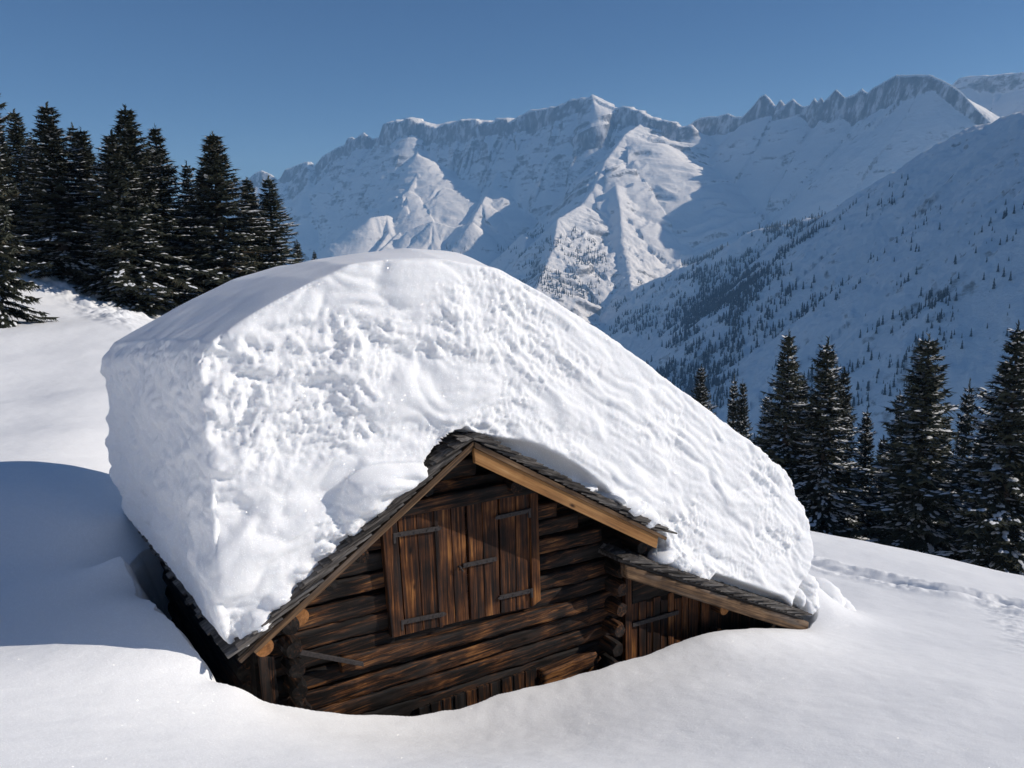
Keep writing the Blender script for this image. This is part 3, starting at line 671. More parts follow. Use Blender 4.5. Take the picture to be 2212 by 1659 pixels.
part(mb, "sill_log", M_LOG, smooth=True)
def strap(p0, p1, parent, t=-.07, w_=.024, bracket=None, tip=None):
    a = P2(*p0, t); b = P2(*p1, t); mb = MB()
    dx, dz = b[0] - a[0], b[1] - a[1]; L = math.hypot(dx, dz); nx, nz = -dz / L * w_, dx / L * w_
    mb.quadslab([(a[0] - nx, a[1] - nz), (b[0] - nx, b[1] - nz), (b[0] + nx, b[1] + nz), (a[0] + nx, a[1] + nz)], t - .012, t + .012, .5)
    if tip == 'r': mb.add([(b[0] - nx, t - .012, b[1] - nz), (b[0] + dx / L * .03, t - .012, b[1] + dz / L * .03), (b[0] + nx, t - .012, b[1] + nz)], [(0, 1, 2)])
    if tip == 'l': mb.add([(a[0] - nx, t - .012, a[1] - nz), (a[0] + nx, t - .012, a[1] + nz), (a[0] - dx / L * .03, t - .012, a[1] - dz / L * .03)], [(0, 1, 2)])
    for f in (.12, .42, .72, .92):
        c = (a[0] + dx * f, a[1] + dz * f); mb.tube([(c[0], t - .012, c[1]), (c[0], t - .02, c[1])], .009, 6)
    if bracket:
        c = a if bracket == 'l' else b
        sgn = -1 if bracket == 'l' else 1
        mb.box((c[0] + sgn * .012 - .014, t - .018, c[1] - .085), (c[0] + sgn * .012 + .014, t + .01, c[1] + .03))
    return part_sub(mb, parent)
def part_sub(mb, parent, name="hinge", mat=None): return mb.build(name, mat or M_IRON, parent, False, .003)
strap((853, 1156), (948, 1141), lf, bracket='l', tip='r'); strap((870, 1344), (959, 1326), lf, bracket='l', tip='r')
strap((1072, 1118), (1141, 1103), rf, bracket='r', tip='l'); strap((1079, 1291), (1146, 1276), rf, bracket='r', tip='l')
o = strap((1000, 1222), (1072, 1207), rf); o.name = "latch_bar"
mb = MB(); a = P2(994, 1224, -.07); mb.tube([(a[0] - .01, -.05, a[1]), (a[0] - .01, -.11, a[1])], .012, 8); mb.tube([(a[0] - .03, -.10, a[1] + .03), (a[0] + .02, -.10, a[1] - .05)], .008, 6); mb.build("latch_ring", M_IRON, lf)
# lower stable door, mostly under the snow
mb = MB(); xs = np.linspace(905, 1160, 11)
for k in range(10):
    x0, x1 = xs[k], xs[k + 1]; y0 = 1531 - (x0 - 905) * .345; y1 = 1531 - (x1 - 905) * .345
    t_ = -.045 - .012 * (k % 2)
    a, b, = P2(x0 + .8, y0, t_), P2(x1 - .8, y1, t_)
    mb.quadslab([(a[0], -6.3), (b[0], -6.3), b, a], t_, -.01, .1 + .4 * random.random() * (1.6 if k == 2 else 1))
part(mb, "stable_door", M_PLANKDARK, bevel=.004)
mb = MB(); a = P2(1171, 1441, -.1); b_ = P2(1289, 1423, -.1); hewn_log(mb, a[0], b_[0], (a[1] + b_[1]) / 2 - .10 - TILT * 0, .10, .0, .11, 1.0, tilt=0.0 + (b_[1] - a[1]) / (b_[0] - a[0]) * 0)
c = [v[2] for v in mb.v]
part(mb, "sill_log", M_LOG, smooth=True)
# slanting bar on the logs
mb = MB(); a = P2(608, 1401, -.12); b_ = P2(785, 1434, -.12)
mb.quadslab([(a[0], a[1] - .03), (b_[0], b_[1] - .03), (b_[0], b_[1] + .02), (a[0], a[1] + .025)], -.13, -.10, .5); part(mb, "slanting_bar", M_IRON, bevel=.004)
# --- roofs
def slope_pt(a, b, q, h):      # point q metres up from the eave b towards a, h above the deck
    L = math.hypot(a[0] - b[0], a[1] - b[1]); ux, uz = (a[0] - b[0]) / L, (a[1] - b[1]) / L
    nx, nz = (-uz, ux) if ux > 0 else (uz, -ux)
    return (b[0] + ux * q + nx * h, b[1] + uz * q + nz * h)
def shingle_field(mb, a, b, t0, t1, q0, q1, step=.10, over=-.05, lift=.085, edge=True):
    q = q0
    while q < q1:
        t = t0 - .045 * random.random()
        while t < t1:
            wd = .075 + .09 * random.random(); ln = .42 + .05 * random.random(); jl = random.uniform(-.035, .035)
            lo, hi = q + over + jl, min(q + over + ln, math.hypot(a[0] - b[0], a[1] - b[1]) + .01)
            if hi - lo < .06: t += wd; continue
            hl = lift + random.uniform(-.006, .010); th = .016 + .008 * random.random(); tw = random.uniform(-.008, .008)
            A0 = slope_pt(a, b, lo, hl); A1 = slope_pt(a, b, lo, hl + th); B0 = slope_pt(a, b, hi, .004); B1 = slope_pt(a, b, hi, .004 + th)
            tn = random.random()
            mb.hexa([(A0[0], t, A0[1]), (B0[0], t, B0[1]), (B0[0], t + wd, B0[1]), (A0[0], t + wd, A0[1] + tw), (A1[0], t, A1[1]), (B1[0], t, B1[1]), (B1[0], t + wd, B1[1]), (A1[0], t + wd, A1[1] + tw)], tn)
            t += wd + .004
        q += step
def roof(name, a, b, t0, t1, fields, mi):
    mb = MB(); L = math.hypot(a[0] - b[0], a[1] - b[1])
    p0 = slope_pt(a, b, .02, -.035); p1 = slope_pt(a, b, L, -.035); p2 = slope_pt(a, b, L, 0); p3 = slope_pt(a, b, .02, 0)
    mb.quadslab([p0, p1, p2, p3] if p0[0] < p1[0] else [p1, p0, p3, p2], t0 + .03, t1, .3)
    for f in fields: shingle_field(mb, a, b, *f)
    return part(mb, name, M_SHINGLE[mi])
Lm = math.hypot(AP[0] - EL[0], AP[1] - EL[1]); Rm = math.hypot(ER[0] - AP[0], ER[1] - AP[1]); Am = math.hypot(LT1[0] - LT0[0], LT1[1] - LT0[1])
r_l = roof("shingle_roof", AP, EL, -.43, 4.5, [(-.45, .9, 0, Lm - .02), (.9, 4.5, 0, .45)], 0)
r_r = roof("shingle_roof", AP, ER, -.43, 4.5, [(-.45, .9, 0, Rm + .06)], 1)
r_a = roof("annexe_roof", LT0, LT1, -.40, 3.6, [(-.42, .9, 0, Am)], 2)
# bargeboards: fresh larch on the right, weathered on the left
mb = MB(); sB = 2.50
mb.quadslab([(-.075, zr(-.075) - .235), (sB, zr(sB) - .215), (sB + .03, zr(sB + .03) - .045), (-.085, zr(-.085) - .075)], -.455, -.405, .7); part(mb, "bargeboard", M_FRESH_R, r_r, bevel=.006)
mb = MB(); mb.quadslab([(-.085, zr(-.085) - .073), (2.64, zr(2.64) - .05), (2.66, zr(2.66) + .0), (-.085, zr(-.085) - .012)], -.475, -.43, .5); part(mb, "batten", M_BEAM_R, r_r, bevel=.004)
mb = MB(); mb.quadslab([(-2.44, zl(-2.44) - .105), (-.095, zl(-.095) - .112), (-.095, zl(-.095) - .055), (-2.47, zl(-2.47) - .045)], -.45, -.405, .85); part(mb, "bargeboard", M_BEAM_L, r_l, bevel=.006)
mb = MB(); mb.quadslab([(-2.58, zl(-2.58) - .05), (-.095, zl(-.095) - .058), (-.095, zl(-.095) - .012), (-2.60, zl(-2.60) - .008)], -.47, -.42, .4); part(mb, "batten", M_BEAM_L, r_l, bevel=.004)
mb = MB(); mb.quadslab([(2.05, zlean(2.05) - .22), (5.66, zlean(5.66) - .24), (5.70, zlean(5.70) - .03), (2.02, zlean(2.02) - .04)], -.41, -.30, .6); part(mb, "rafter", M_BEAM_A, r_a, bevel=.018)
mb = MB(); mb.box((5.66, -.2, zlean(5.66) - .12), (5.76, 3.4, zlean(5.66) - .03), .1); part(mb, "eave_board", M_SIDELOG, r_a)
# --- annexe: board walls, door, post
mb = MB(); s = 2.36
while s < 5.78:
    wd = .13 + .08 * random.random(); e = min(s + wd, 5.8); t_ = .02 * random.random() - .03
    mb.quadslab([(s, -7.2), (e - .008, -7.2), (e - .008, zlean(e) - .12), (s, zlean(s) - .12)], t_, .03, .25 * random.random()); s = e
mb.box((2.3, .03, -7.2), (5.75, .07, -5.9), 0); mb.box((5.74, 0, -7.2), (5.8, 3.3, -5.9), .1)
part(mb, "annexe_wall", M_PLANKDARK)
mb = MB(); xs = [1364, 1380, 1397, 1411, 1427, 1444, 1457, 1474, 1488, 1510]
for k in range(9):
    x0, x1 = xs[k], xs[k + 1]; y0 = 1306 - (x0 - 1364) * .29; y1 = 1306 - (x1 - 1364) * .29; t_ = -.055 - .014 * (k % 2)
    a, b = P2(x0 + .7, y0, t_), P2(x1 - .7, y1, t_)
    mb.quadslab([(a[0], -7.0), (b[0], -7.0), b, a], t_, -.03, (.75, .2, .55, .3, .15, .6, .3, .7, .45)[k])
ad = part(mb, "annexe_door", M_PLANK, bevel=.004)
strap((1366, 1350), (1465, 1322), ad, t=-.085, w_=.028)
mb = MB(); a, b = P2(1366, 1238, -.05), P2(1508, 1262, -.05)
mb.quadslab([P2(1366, 1304, -.05), P2(1492, 1270, -.05), (b[0], zlean(b[0]) - .2), (a[0], zlean(a[0]) - .2)], -.055, -.035, .15); part(mb, "door_panel", M_LOG)
mb = MB(); mb.quadslab([(P2(1350, 1300, -.09)[0], -7), (P2(1364, 1300, -.09)[0], -7), (P2(1364, 1300, -.09)[0], -4.25), (P2(1350, 1300, -.09)[0], -4.2)], -.10, -.03, .6); part(mb, "door_post", M_PLANK, bevel=.006)
mb = MB(); mb.quadslab([(P2(1513, 1330, -.07)[0], -7), (P2(1548, 1330, -.07)[0], -7), P2(1548, 1297, -.07), P2(1513, 1285, -.07)], -.085, -.03, .4); part(mb, "door_post", M_PLANK, bevel=.006)
purlin(1566, 1315, .095, -.26, .55); purlin(1553, 1366, .06, -.2, .8)
# ice hanging from the annexe rafter and the gable board
m, nt, out = new_mat("ice"); p = nd(nt, "ShaderNodeBsdfPrincipled"); p.inputs["Base Color"].default_value = (.86, .92, .95, 1); p.inputs["Roughness"].default_value = .12; p.inputs["IOR"].default_value = 1.31
p.inputs["Transmission Weight"].default_value = .75; nt.links.new(p.outputs[0], out.inputs[0]); M_ICE = m
def icicle(px, py, t, ln, label):
    s, z = on_t(px, py, t); P = world(s, t, z); mb = MB()
    mb.tube([(0, 0, 0), (.003, 0, -ln * .35), (-.002, .002, -ln * .7), (0, 0, -ln)], [.022, .016, .010, .002], 8, wob=.2)
    o = mb.build("icicle", M_ICE, None, True); o.location = tuple(P); tag(o, label, "icicle", "icicles on the hut eaves")
icicle(1736, 1340, -.36, .26, "longest clear icicle hanging from the low tip of the annexe rafter")
icicle(1418, 1176, -.38, .15, "short clear icicle hanging from the lower end of the fresh orange bargeboard")

# ------------------------------------------------------------------ the snow on the roof
F_TOP = [(-2.62, -.92), (-2.52, -.80), (-2.2, -.63), (-1.88, -.47), (-1.54, -.31), (-1.18, -.18), (-.8, -.15), (-.2, -.16), (.47, -.30), (1.0, -.55), (1.58, -.88), (2.4, -1.38), (3.23, -1.92), (4.0, -2.42), (4.8, -2.96), (5.2, -3.28), (5.5, -3.62), (5.75, -4.0), (5.92, -4.4)]
R_TOP = [(-2.78, -1.42), (-2.62, -1.22), (-2.1, -.95), (-1.55, -.68), (-1.0, -.46), (-.3, -.29), (.3, -.24), (.86, -.32), (1.4, -.50), (1.9, -.78), (2.4, -1.08), (3.0, -1.45), (3.6, -1.85), (4.2, -2.25), (4.8, -2.6), (5.2, -3.1), (5.5, -3.6), (5.75, -4.1), (5.9, -4.5)]
BOT = [(5.93, -4.75), (5.78, -5.02), (5.52, -5.22), (5.30, -5.38), (4.6, zlean(4.6) + .03), (3.6, zlean(3.6) + .03), (2.85, zlean(2.85) + .04), (2.74, ER[1] + .02), (1.5, zr(1.5) + .02), (.5, zr(.5) + .02), (-.1, -1.97), (-1.0, zl(-1) + .02), (-2.0, zl(-2) + .02), (-2.62, EL[1] + .02), (-2.68, -3.2), (-2.70, -2.6), (-2.68, -1.9), (-2.66, -1.3)]
nT = 24; tv = np.linspace(-.36, 4.62, nT); n = len(F_TOP) + len(BOT); vs = []
for t in tv:
    k = min(1, max(0, (t + .3) / 4.8))
    for a, b in zip(F_TOP, R_TOP): vs.append((a[0] + (b[0] - a[0]) * k, t, a[1] + (b[1] - a[1]) * k + (.04 + .24 * math.exp(-((a[0] - .55) / .95) ** 2)) * math.sin(math.pi * min(1, k * 1.1))))
    for j, b in enumerate(BOT):
        bulge = 0.0 if j < 13 else -.10 * k
        vs.append((b[0] + bulge, t, b[1] - (0.10 * k if j >= 16 else 0)))
fs = []
for i in range(nT - 1):
    for j in range(n):
        j2 = (j + 1) % n; fs.append((i * n + j, i * n + j2, (i + 1) * n + j2, (i + 1) * n + j))
fs.append(tuple(range(n - 1, -1, -1))); fs.append(tuple((nT - 1) * n + j for j in range(n)))
mb = MB(); mb.add(vs, fs)
def blob(s, t, z, rs, rt, rz, sub=2):
    import bmesh
    bm = bmesh.new(); bmesh.ops.create_icosphere(bm, subdivisions=sub, radius=1)
    bm.verts.ensure_lookup_table()
    mb.add([(s + v.co.x * rs, t + v.co.y * rt, z + v.co.z * rz) for v in bm.verts], [[v.index for v in f.verts] for f in bm.faces]); bm.free()
def blob_px(px, py, t, rs, rt, rz):
    s, z = on_t(px, py, t); blob(s, t, z, rs, rt, rz)
# snow still lying out to the gable edge
for px, py, t, rs, rt, rz in ((868, 1030, -.34, .34, .22, .13), (820, 1045, -.36, .42, .24, .18), (790, 1075, -.32, .28, .24, .22), (760, 1110, -.28, .2, .2, .2), (745, 1145, -.26, .2, .2, .14),
                              (700, 1185, -.26, .2, .2, .12), (890, 1022, -.2, .22, .2, .08), (1325, 1080, -.38, .19, .2, .09), (1365, 1097, -.38, .19, .2, .10), (1398, 1122, -.36, .16, .2, .12), (1283, 1064, -.38, .14, .18, .06), (1258, 1052, -.38, .07, .15, .035), 
                              (1432, 1200, -.28, .24, .2, .10), (1465, 1213, -.30, .18, .2, .11), (1497, 1230, -.34, .11, .16, .08), (1448, 1185, -.12, .24, .3, .12),
                              (650, 1235, -.27, .18, .2, .13), (600, 1290, -.28, .18, .2, .14), (555, 1335, -.28, .18, .2, .14), (525, 1375, -.30, .10, .16, .10)):
    blob_px(px, py, t, rs, rt, rz)
# the tongue sliding off the low end of the annexe roof
for px, py, t, rs, rt, rz in ((1697, 1296, -.27, .15, .14, .12), (1718, 1285, -.16, .14, .2, .12), (1733, 1264, .02, .24, .32, .22), (1738, 1300, -.08, .22, .26, .22), (1752, 1312, .05, .26, .3, .24), (1768, 1292, .3, .36, .5, .34), (1796, 1318, .42, .34, .5, .30), (1722, 1302, -.22, .10, .12, .08)):
    blob_px(px, py, t, rs, rt, rz)
pre = mb.build("cap_base", M_CAP)
rm = pre.modifiers.new("remesh", 'REMESH'); rm.mode = 'VOXEL'; rm.voxel_size = 0.019
sm = pre.modifiers.new("smooth", 'SMOOTH'); sm.factor = .5; sm.iterations = 30
dg = bpy.context.evaluated_depsgraph_get(); ev = pre.evaluated_get(dg); me = ev.to_mesh()
nv = len(me.vertices); co = np.empty(nv * 3, np.float32); me.vertices.foreach_get("co", co); co = co.reshape(-1, 3).astype(np.float64)
npoly = len(me.polygons); nl = len(me.loops); lv = np.empty(nl, np.int32); me.loops.foreach_get("vertex_index", lv)
ls = np.empty(npoly, np.int32); me.polygons.foreach_get("loop_total", ls)
assert (ls == 4).all()
quads = lv.reshape(-1, 4).copy(); ev.to_mesh_clear()
bpy.data.objects.remove(pre)
def vnormals(co):
    a, b, c, d = (co[quads[:, k]] for k in range(4)); fn = np.cross(c - a, d - b); N = np.zeros_like(co)
    for k in range(4): np.add.at(N, quads[:, k], fn)
    return N / (np.linalg.norm(N, axis=1)[:, None] + 1e-12)
N = vnormals(co); s, t, z = co.T.copy()
roofz = np.where(s < AP[0], AP[1] + .64 * (s - AP[0]), np.where(s < 2.72, AP[1] - .61 * (s - AP[0]), LT0[1] - .507 * (s - LT0[0])))
bl = sstep(2.1, 3.3, s); roofz = np.where((s > 2.1) & (s < 3.3), (AP[1] - .61 * (s - AP[0])) * (1 - bl) + (LT0[1] - .507 * (s - LT0[0])) * bl, roofz)
h = z - roofz
# front leans back with height
lean = 0.20 * np.clip(h / 2.2, 0, 1.1) ** 1.3 * (1 - sstep(.2, 1.8, t))
# undercut over the right-hand roofs, and a smaller gap left of the ridge
wr = sstep(-.25, .15, s) * (1 - sstep(1.75, 2.25, s)); wa = sstep(3.45, 3.7, s) * (1 - sstep(5.15, 5.45, s)); wl = sstep(-.95, -.45, s) * (1 - sstep(-.3, .05, s))
hm = (.13 + .22 * sstep(0.0, .9, s) - .12 * sstep(1.2, 2.0, s)) * wr + .24 * wa + .20 * wl; hh = np.clip(1 - h / np.maximum(hm, 1e-3), 0, 1)
und = (.20 * wr + .20 * wa + .55 * wl) * (1 - (1 - hh) ** 4) * (1 - sstep(.25, 1.2, t))
co[:, 1] += lean + und
co[:, 0] += sstep(-1.7, -2.6, s) * sstep(.05, .4, h) * (.075 * perlin(z * 1.5 + 3, t * 1.1) + .035 * perlin(z * 4.6, t * 3.8))
N = vnormals(co); s, t, z = co.T
frontal = sstep(.25, .75, -N[:, 1]) * (1 - sstep(.5, .85, N[:, 2])) * sstep(-.03, .09, h - hm * .92)
leftf = sstep(.3, .8, -N[:, 0]) * (1 - sstep(.5, .8, N[:, 2])); rightf = sstep(.3, .8, N[:, 0]) * (1 - sstep(.75, .95, N[:, 2]))
# layers follow the arch of the drift: coordinate across / along the layers
arch = z + .10 * s + np.where(s > .5, .56 * (s - .5), 0) + np.where(s < -1.2, -.30 * (s + 1.2), 0)
along = s * .9
def rough(x, y, zz):
    a = billow(x * 1.1, y * 1.6, zz * 2.6, oct=2); b = billow(x * 2.4 + 5, y * 2.6, zz * 4.2, oct=2); c = billow(x * 6.5 + 9, y * 6, zz * 9, oct=3)
    return a, b, c
wxx = along + .22 * perlin(s * 1.7, t * 1.7, z * 1.7); wzz = arch + .18 * perlin(s * 1.9 + 8, t * 1.9, z * 1.9)
a, b, c = rough(wxx, t, wzz)
left = sstep(1.0, -1.4, s)                          # clumps on the left, finer crumbled layers on the right
patch = np.clip(.25 + 1.5 * sstep(-.30, .50, fbm(s * .75 + 3, z * 1.2, oct=3)), .2, 1.6)
streak = perlin(wxx * .55, t * .5, arch * 4.0) * .6 + perlin(wxx * 1.1 + 7, t, arch * 9) * .35 + perlin(wxx * 2.4 + 3, t, arch * 19) * .18
fine = billow(wxx * 3.4 + 2, t * 5, arch * 8.5, oct=3)
cav = perlin(wxx * 1.5 + 40, t, arch * 2.6); d_front = left * (.15 * (a - .35) + .060 * patch * (b - .35) + .027 * patch * (c - .45)) + (1 - left) * (.075 * (a - .35) + .018 * patch * (b - .35) + .022 * (.4 + patch) * (fine - .4)) + (.020 + .008 * (1 - left)) * streak - .05 * sstep(.15, .5, cav) * (.4 + .6 * left)
d_left = .045 * (b - .35) + .022 * (c - .4) + .018 * streak + .05 * perlin(t * 1.1, z * 3.0)
d_right = .10 * (b - .35) + .04 * (c - .4)
disp = .84 * frontal * d_front + leftf * (1 - frontal) * d_left * sstep(.05, .2, h) + rightf * (1 - frontal) * d_right
disp += .015 * fbm(s * 1.1, t * 1.1, z, oct=2) * sstep(.6, .9, N[:, 2])
co += N * disp[:, None]
# a second pass of small crumbs
N = vnormals(co); s, t, z = co.T
cr = .6 * billow(s * 9, t * 9, z * 11, oct=2) + .5 * billow(s * 20, t * 20, z * 24, oct=1)
co += N * ((frontal * (.010 + .012 * patch) + leftf * .006 + rightf * .016) * (cr - .4) * (.4 + .9 * patch))[:, None]
co[:, 2] += -HB
cap = mesh_obj("roof_snow", co, quads.astype(np.int32), M_CAP, smooth=True)
cap.location = tuple(world(0, 0, HB)); cap.rotation_euler = (0, 0, HUT_ROT)
tag(cap, "huge rounded cap of wind-packed snow, two metres thick, on the hut roof", "snow")

# ------------------------------------------------------------------ spruces
m, nt, out = new_mat("needles"); L = nt.links.new
at = nd(nt, "ShaderNodeAttribute", attribute_name="tone")
oi = nd(nt, "ShaderNodeObjectInfo")
r = ramp(nt, [(0.0, (.020, .023, .016)), (0.5, (.050, .056, .037)), (0.8, (.080, .076, .050)), (1.0, (.125, .09, .055))]); L(at.outputs["Fac"], r.inputs[0])
p = nd(nt, "ShaderNodeBsdfPrincipled"); p.inputs["Roughness"].default_value = .7; p.inputs["Specular IOR Level"].default_value = .2
hs = nd(nt, "ShaderNodeHueSaturation"); mr_ = nd(nt, "ShaderNodeMapRange"); mr_.inputs[3].default_value = .75; mr_.inputs[4].default_value = 1.25
L(oi.outputs["Random"], mr_.inputs[0]); L(mr_.outputs[0], hs.inputs["Value"]); L(r.outputs[0], hs.inputs["Color"]); L(hs.outputs[0], p.inputs["Base Color"]); L(p.outputs[0], out.inputs[0]); M_NEEDLE = m
M_BARK = plain_material("bark", (.055, .042, .033), var=.4, scale=12)

def spruce(H, R, seed, snow=0.35, dense=1.0, twin=False, brown=0.0, top_thin=1.0, ex=.95):
    rg = random.Random(seed); tri = []; tone = []; sn_v = []; sn_f = []
    def leaf(p, d, up, ln, wd, tn):
        side = d.cross(up)
        if side.length < 1e-4: side = Vector((1, 0, 0))
        side.normalize(); tri.extend((p - side * wd, p + side * wd, p + d * ln)); tone.extend((tn * .7, tn * .7, tn))
    def dab(p, d, a, b, hgt):
        side = d.cross(Vector((0, 0, 1))).normalized(); k0 = len(sn_v); n = 6
        sn_v.append(p + Vector((0, 0, hgt)))
        for k in range(n):
            th = 2 * math.pi * k / n; q = rg.uniform(.75, 1.2)
            sn_v.append(p + d * (math.cos(th) * a * q) + side * (math.sin(th) * b * q) + Vector((0, 0, -hgt * .3)))
        sn_f.extend([(k0, k0 + 1 + k, k0 + 1 + (k + 1) % n) for k in range(n)])
    stems = [(0, 0, H, R)] + ([(R * .45, R * .1, H * .86, R * .8)] if twin else [])
    for sx, sy, Hs, Rs in stems:
        z = Hs * .03; ph = rg.random() * 6
        gapside = rg.random() * 6.28
        while z < Hs * .985:
            f = z / Hs; env = Rs * min(1.0, (1 - f) ** ex * 1.08) * (.92 + .16 * math.sin(f * 23 + seed)) * (top_thin + (1 - top_thin) * (1 - f))
            n = rg.randint(6, 9) if f < .85 else rg.randint(4, 6)
            for b in range(n):
                az = ph + 2 * math.pi * (b + rg.uniform(-.4, .4)) / n
                Lb = env * rg.uniform(.62, 1.12) * (1 + .22 * math.sin(az * 2 + f * 9 + seed) + .14 * math.sin(az * 5 - f * 31)) + .12
                if rg.random() < .06: Lb *= .45
                slope0 = .55 * f - .10 + rg.uniform(-.1, .1); droop = (.62 - .45 * f) * rg.uniform(.7, 1.3)
                pts = []
                for k in range(6):
                    q = k / 5; rr_ = Lb * q
                    zz = z + Lb * (slope0 * q - droop * q * q + .26 * q ** 4)
                    pts.append(Vector((sx + math.cos(az) * rr_, sy + math.sin(az) * rr_, zz)))
                bt = rg.uniform(.25, .7) + (brown if rg.random() < .4 else 0)
                K = max(4, int(Lb / .15 * dense))
                for k in range(K):
                    q = .12 + .88 * (k + rg.random() * .6) / K; q = min(q, .999)
                    i0 = min(4, int(q * 5)); p = pts[i0].lerp(pts[i0 + 1], q * 5 - i0); d = (pts[i0 + 1] - pts[i0]).normalized()
                    up = Vector((0, 0, 1)); sd = d.cross(up).normalized()
                    ln = (.24 + .32 * Lb / 2.2 * (1 - .5 * q)) * rg.uniform(.6, 1.4)
                    for sg in (-1, 1):
                        dd = (d * .65 + sd * sg * .8 + Vector((0, 0, rg.uniform(-.5, .05)))).normalized()
                        leaf(p, dd, up, ln, .07 * rg.uniform(.7, 1.5), bt * rg.uniform(.6, 1.25))
                        dd = (d * .25 + sd * sg * .55 + Vector((0, 0, -.8))).normalized()
                        leaf(p + d * .06, dd, d, ln * .8, .075 * rg.uniform(.6, 1.4), bt * rg.uniform(.4, 1.0))
                    leaf(p, (d + Vector((0, 0, rg.uniform(-.5, .3)))).normalized(), sd, ln * .8, .06, bt)
                    for _ in range(2):
                      if rg.random() < snow * 1.6 * (.35 + .65 * q) * (.55 + .9 * (.5 + .5 * math.sin(az * 2 + z * 1.3 + seed))):
                        a_ = rg.uniform(.045, .115) * (.6 + .4 * min(1, Lb)); dab(p + d * rg.uniform(-.1, .1) + sd * rg.uniform(-.16, .16) + Vector((0, 0, .035)), d, a_ * rg.uniform(1.0, 2.2), a_ * rg.uniform(.55, .9), a_ * .5)
                tipd = (pts[5] - pts[4]).normalized(); leaf(pts[5] - tipd * .1, tipd, Vector((0, 0, 1)), .32, .05, bt)
            ph += 1.1 + rg.random(); z += Hs * (.026 - .010 * f) * rg.uniform(.55, 1.45)
        for k in range(12):      # leader
            dd = Vector((rg.uniform(-.5, .5), rg.uniform(-.5, .5), 1)).normalized(); leaf(Vector((sx, sy, Hs - .4 + .05 * k)), dd, Vector((1, 0, 0)), .24, .035, .4)
    n0 = len(tri); nsv = len(sn_v); V = np.array([tuple(v) for v in tri] + [tuple(v) for v in sn_v], np.float32)
    Fc = np.concatenate([np.arange(n0, dtype=np.int32).reshape(-1, 3), np.array(sn_f, np.int32) + n0])
    tn = np.concatenate([np.clip(np.array(tone, np.float32), 0, 1), np.ones(nsv, np.float32)])
    root = empty("spruce_tree", (0, 0, 0)); c = mesh_obj("crown", V, Fc, M_NEEDLE, root, False, tn)
    c.data.materials.append(M_TREESNOW); mi = np.zeros(len(Fc), np.int32); mi[n0 // 3:] = 1; c.data.polygons.foreach_set("material_index", mi)
    mbt = MB()
    for sx, sy, Hs, Rs in stems: mbt.tube([(sx * .2, sy * .2, -1.2), (sx, sy, Hs * .3), (sx, sy, Hs * .7), (sx, sy, Hs * .98)], [Hs * .016, Hs * .012, Hs * .006, .012], 8, .5)
    mbt.build("trunk", M_BARK, root, True)
    return root
def copy_tree(src):
    rt = src.copy(); COL.objects.link(rt)
    for ch in src.children:
        c = ch.copy(); COL.objects.link(c); c.parent = rt
    return rt
HREF = 14.0
PROTO = [spruce(HREF, 2.35, 11, .30), spruce(HREF, 2.6, 23, .40, top_thin=.9), spruce(HREF, 2.2, 37, .45, twin=False), spruce(HREF, 2.5, 41, .26, twin=True, brown=.25), spruce(HREF, 2.45, 59, .22, brown=.45, dense=1.2), spruce(HREF, 1.9, 83, .12, brown=.35, dense=1.5, ex=.38)]
used = set()
def tree(px, ptop, pbase, r, proto, wid, label, cat_group):
    P = at_range(px, pbase, r); g = float(ground_z(np.array([P[0]]), np.array([P[1]]))[0])
    top = at_range(px, ptop, r); Ht = float(top[2]) - g + .1
    root = PROTO[proto] if proto not in used else copy_tree(PROTO[proto]); used.add(proto)
    sc = Ht / HREF; wsc = 1.48 * wid / F * r / (2 * (2.35, 2.6, 2.2, 2.5, 2.45, 1.9)[proto])
    root.location = (P[0], P[1], g - .1); root.scale = (wsc, wsc, sc); root.rotation_euler = (0, 0, (px * 1.7 + r) % 6.28)
    return tag(root, label, "tree", cat_group)
GL = "spruces on the slope left of the hut"; GR = "spruces beyond the snowfield on the right"
# x, top y, base y, range, kind, width in frame units, label
LEFT = [(2, 128, 690, 35, 5, 88, "dense brown-green spruce cut off by the left picture edge, its skirt reaching lowest"),
        (24, 226, 600, 47, 2, 120, "slim spruce right behind the edge tree, second from the left picture edge"),
        (76, 243, 605, 52, 0, 110, "narrow-topped spruce, third from the left picture edge"),
        (146, 230, 612, 46, 1, 175, "broad spruce with bare-looking upper branches and snowy skirt, tallest left of the gap"),
        (197, 272, 625, 54, 2, 100, "thin spruce top just left of its slightly lower neighbour"),
        (216, 281, 640, 48, 0, 125, "spruce with a large white snow patch near its foot, left of the tallest pair"),
        (268, 368, 640, 58, 2, 90, "short spruce showing only its tip in the gap before the tallest pair"),
        (316, 236, 672, 45, 3, 180, "tallest pointed spruce of the middle pair, dark with a forked second stem"),
        (373, 275, 670, 48, 1, 150, "slightly lower right-hand spruce of the middle pair"),
        (490, 292, 650, 46, 4, 200, "wide brown-tipped spruce behind the left shoulder of the snow cap"),
        (430, 352, 650, 52, 2, 90, "small spruce tip left of the wide brown-tipped one"),
        (552, 388, 620, 50, 4, 120, "rusty brown spruce tucked against the wide one's right side"),
        (595, 385, 590, 49, 0, 135, "rightmost full spruce of the left group, snowy right edge against the white mountain"),
        (646, 520, 585, 56, 2, 60, "small spruce at the right foot of the left group"),
        (681, 542, 580, 60, 2, 34, "tiny lone spruce peeping over the snow cap")]
LEFT += [(108, 300, 630, 57, 1, 100, "half hidden spruce top just left of the broad spruce with the snowy skirt"),
         (345, 330, 670, 54, 0, 110, "half hidden spruce filling the gap behind the tallest middle pair"),
         (458, 375, 650, 56, 2, 95, "half hidden spruce close behind the left flank of the wide brown-tipped one")]
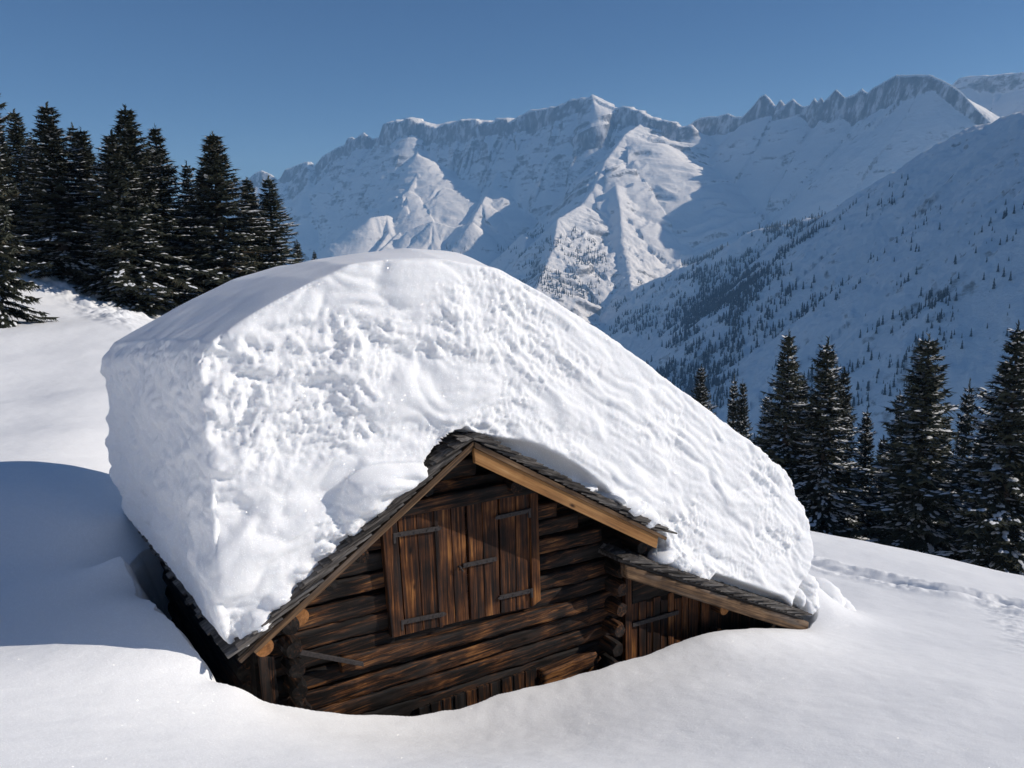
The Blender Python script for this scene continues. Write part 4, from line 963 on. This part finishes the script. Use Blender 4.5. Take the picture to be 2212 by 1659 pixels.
RIGHT = [(1509, 792, 1150, 52, 1, 105, "squat double-tipped spruce just above the snow cap, leftmost of the right group"),
         (1579, 816, 1150, 56, 2, 70, "left one of two small spruces close together above the snow cap"),
         (1597, 824, 1150, 54, 0, 75, "right one of two small spruces close together above the snow cap"),
         (1689, 720, 1165, 46, 1, 170, "tall spruce with loose spreading upper branches, leftmost of the tall ones on the right"),
         (1722, 815, 1165, 50, 0, 95, "lower spruce filling the gap between the two leftmost tall ones"),
         (1771, 736, 1165, 45, 2, 165, "tall narrow spruce with big snow clumps on its lower skirt"),
         (1808, 800, 1170, 49, 0, 105, "medium spruce hugging the right side of the tall snow-clumped one"),
         (1859, 883, 1175, 52, 2, 90, "small slender spruce standing in the gap between the tall pairs"),
         (1977, 729, 1200, 45, 0, 215, "tall perfectly conical dark spruce standing free in the right group"),
         (1925, 850, 1190, 51, 1, 95, "shorter spruce behind the left flank of the conical dark one"),
         (2067, 826, 1205, 55, 2, 95, "round-topped smaller spruce between the two tallest on the right"),
         (2158, 704, 1225, 43, 1, 215, "tallest spruce on the right with widely spaced snowy branches"),
         (2105, 905, 1215, 50, 0, 110, "low spruce partly hidden left of the tallest one on the right"),
         (2216, 818, 1230, 46, 3, 140, "dark spruce cut off by the right picture edge")]
RIGHT += [(1652, 850, 1160, 58, 2, 95, "half hidden spruce behind the left flank of the leftmost tall one on the right"),
          (1748, 850, 1170, 55, 0, 100, "half hidden spruce low between the two leftmost tall ones, behind the gap filler"),
          (2024, 900, 1205, 57, 1, 105, "half hidden spruce at the right flank of the conical dark one"),
          (1896, 945, 1185, 56, 0, 90, "lowest spruce standing just right of the small slender one")]
for a in LEFT: tree(*a, GL)
for a in RIGHT: tree(*a, GR)

# ------------------------------------------------------------------ air
m, nt, out = new_mat("haze")
pv = nd(nt, "ShaderNodeVolumePrincipled"); pv.inputs["Color"].default_value = (0.31, 0.60, 1.0, 1); pv.inputs["Absorption Color"].default_value = (.45, .45, .45, 1); pv.inputs["Density"].default_value = 1.05e-4; pv.inputs["Anisotropy"].default_value = 0.0
nt.links.new(pv.outputs[0], out.inputs["Volume"])
hz = MB(); hz.box((-11000, -3000, -1000), (11000, 10500, 1060))
ho = hz.build("haze", m); ho["kind"] = "stuff"; ho["label"] = "thin blue haze filling the valley in front of the far mountains"
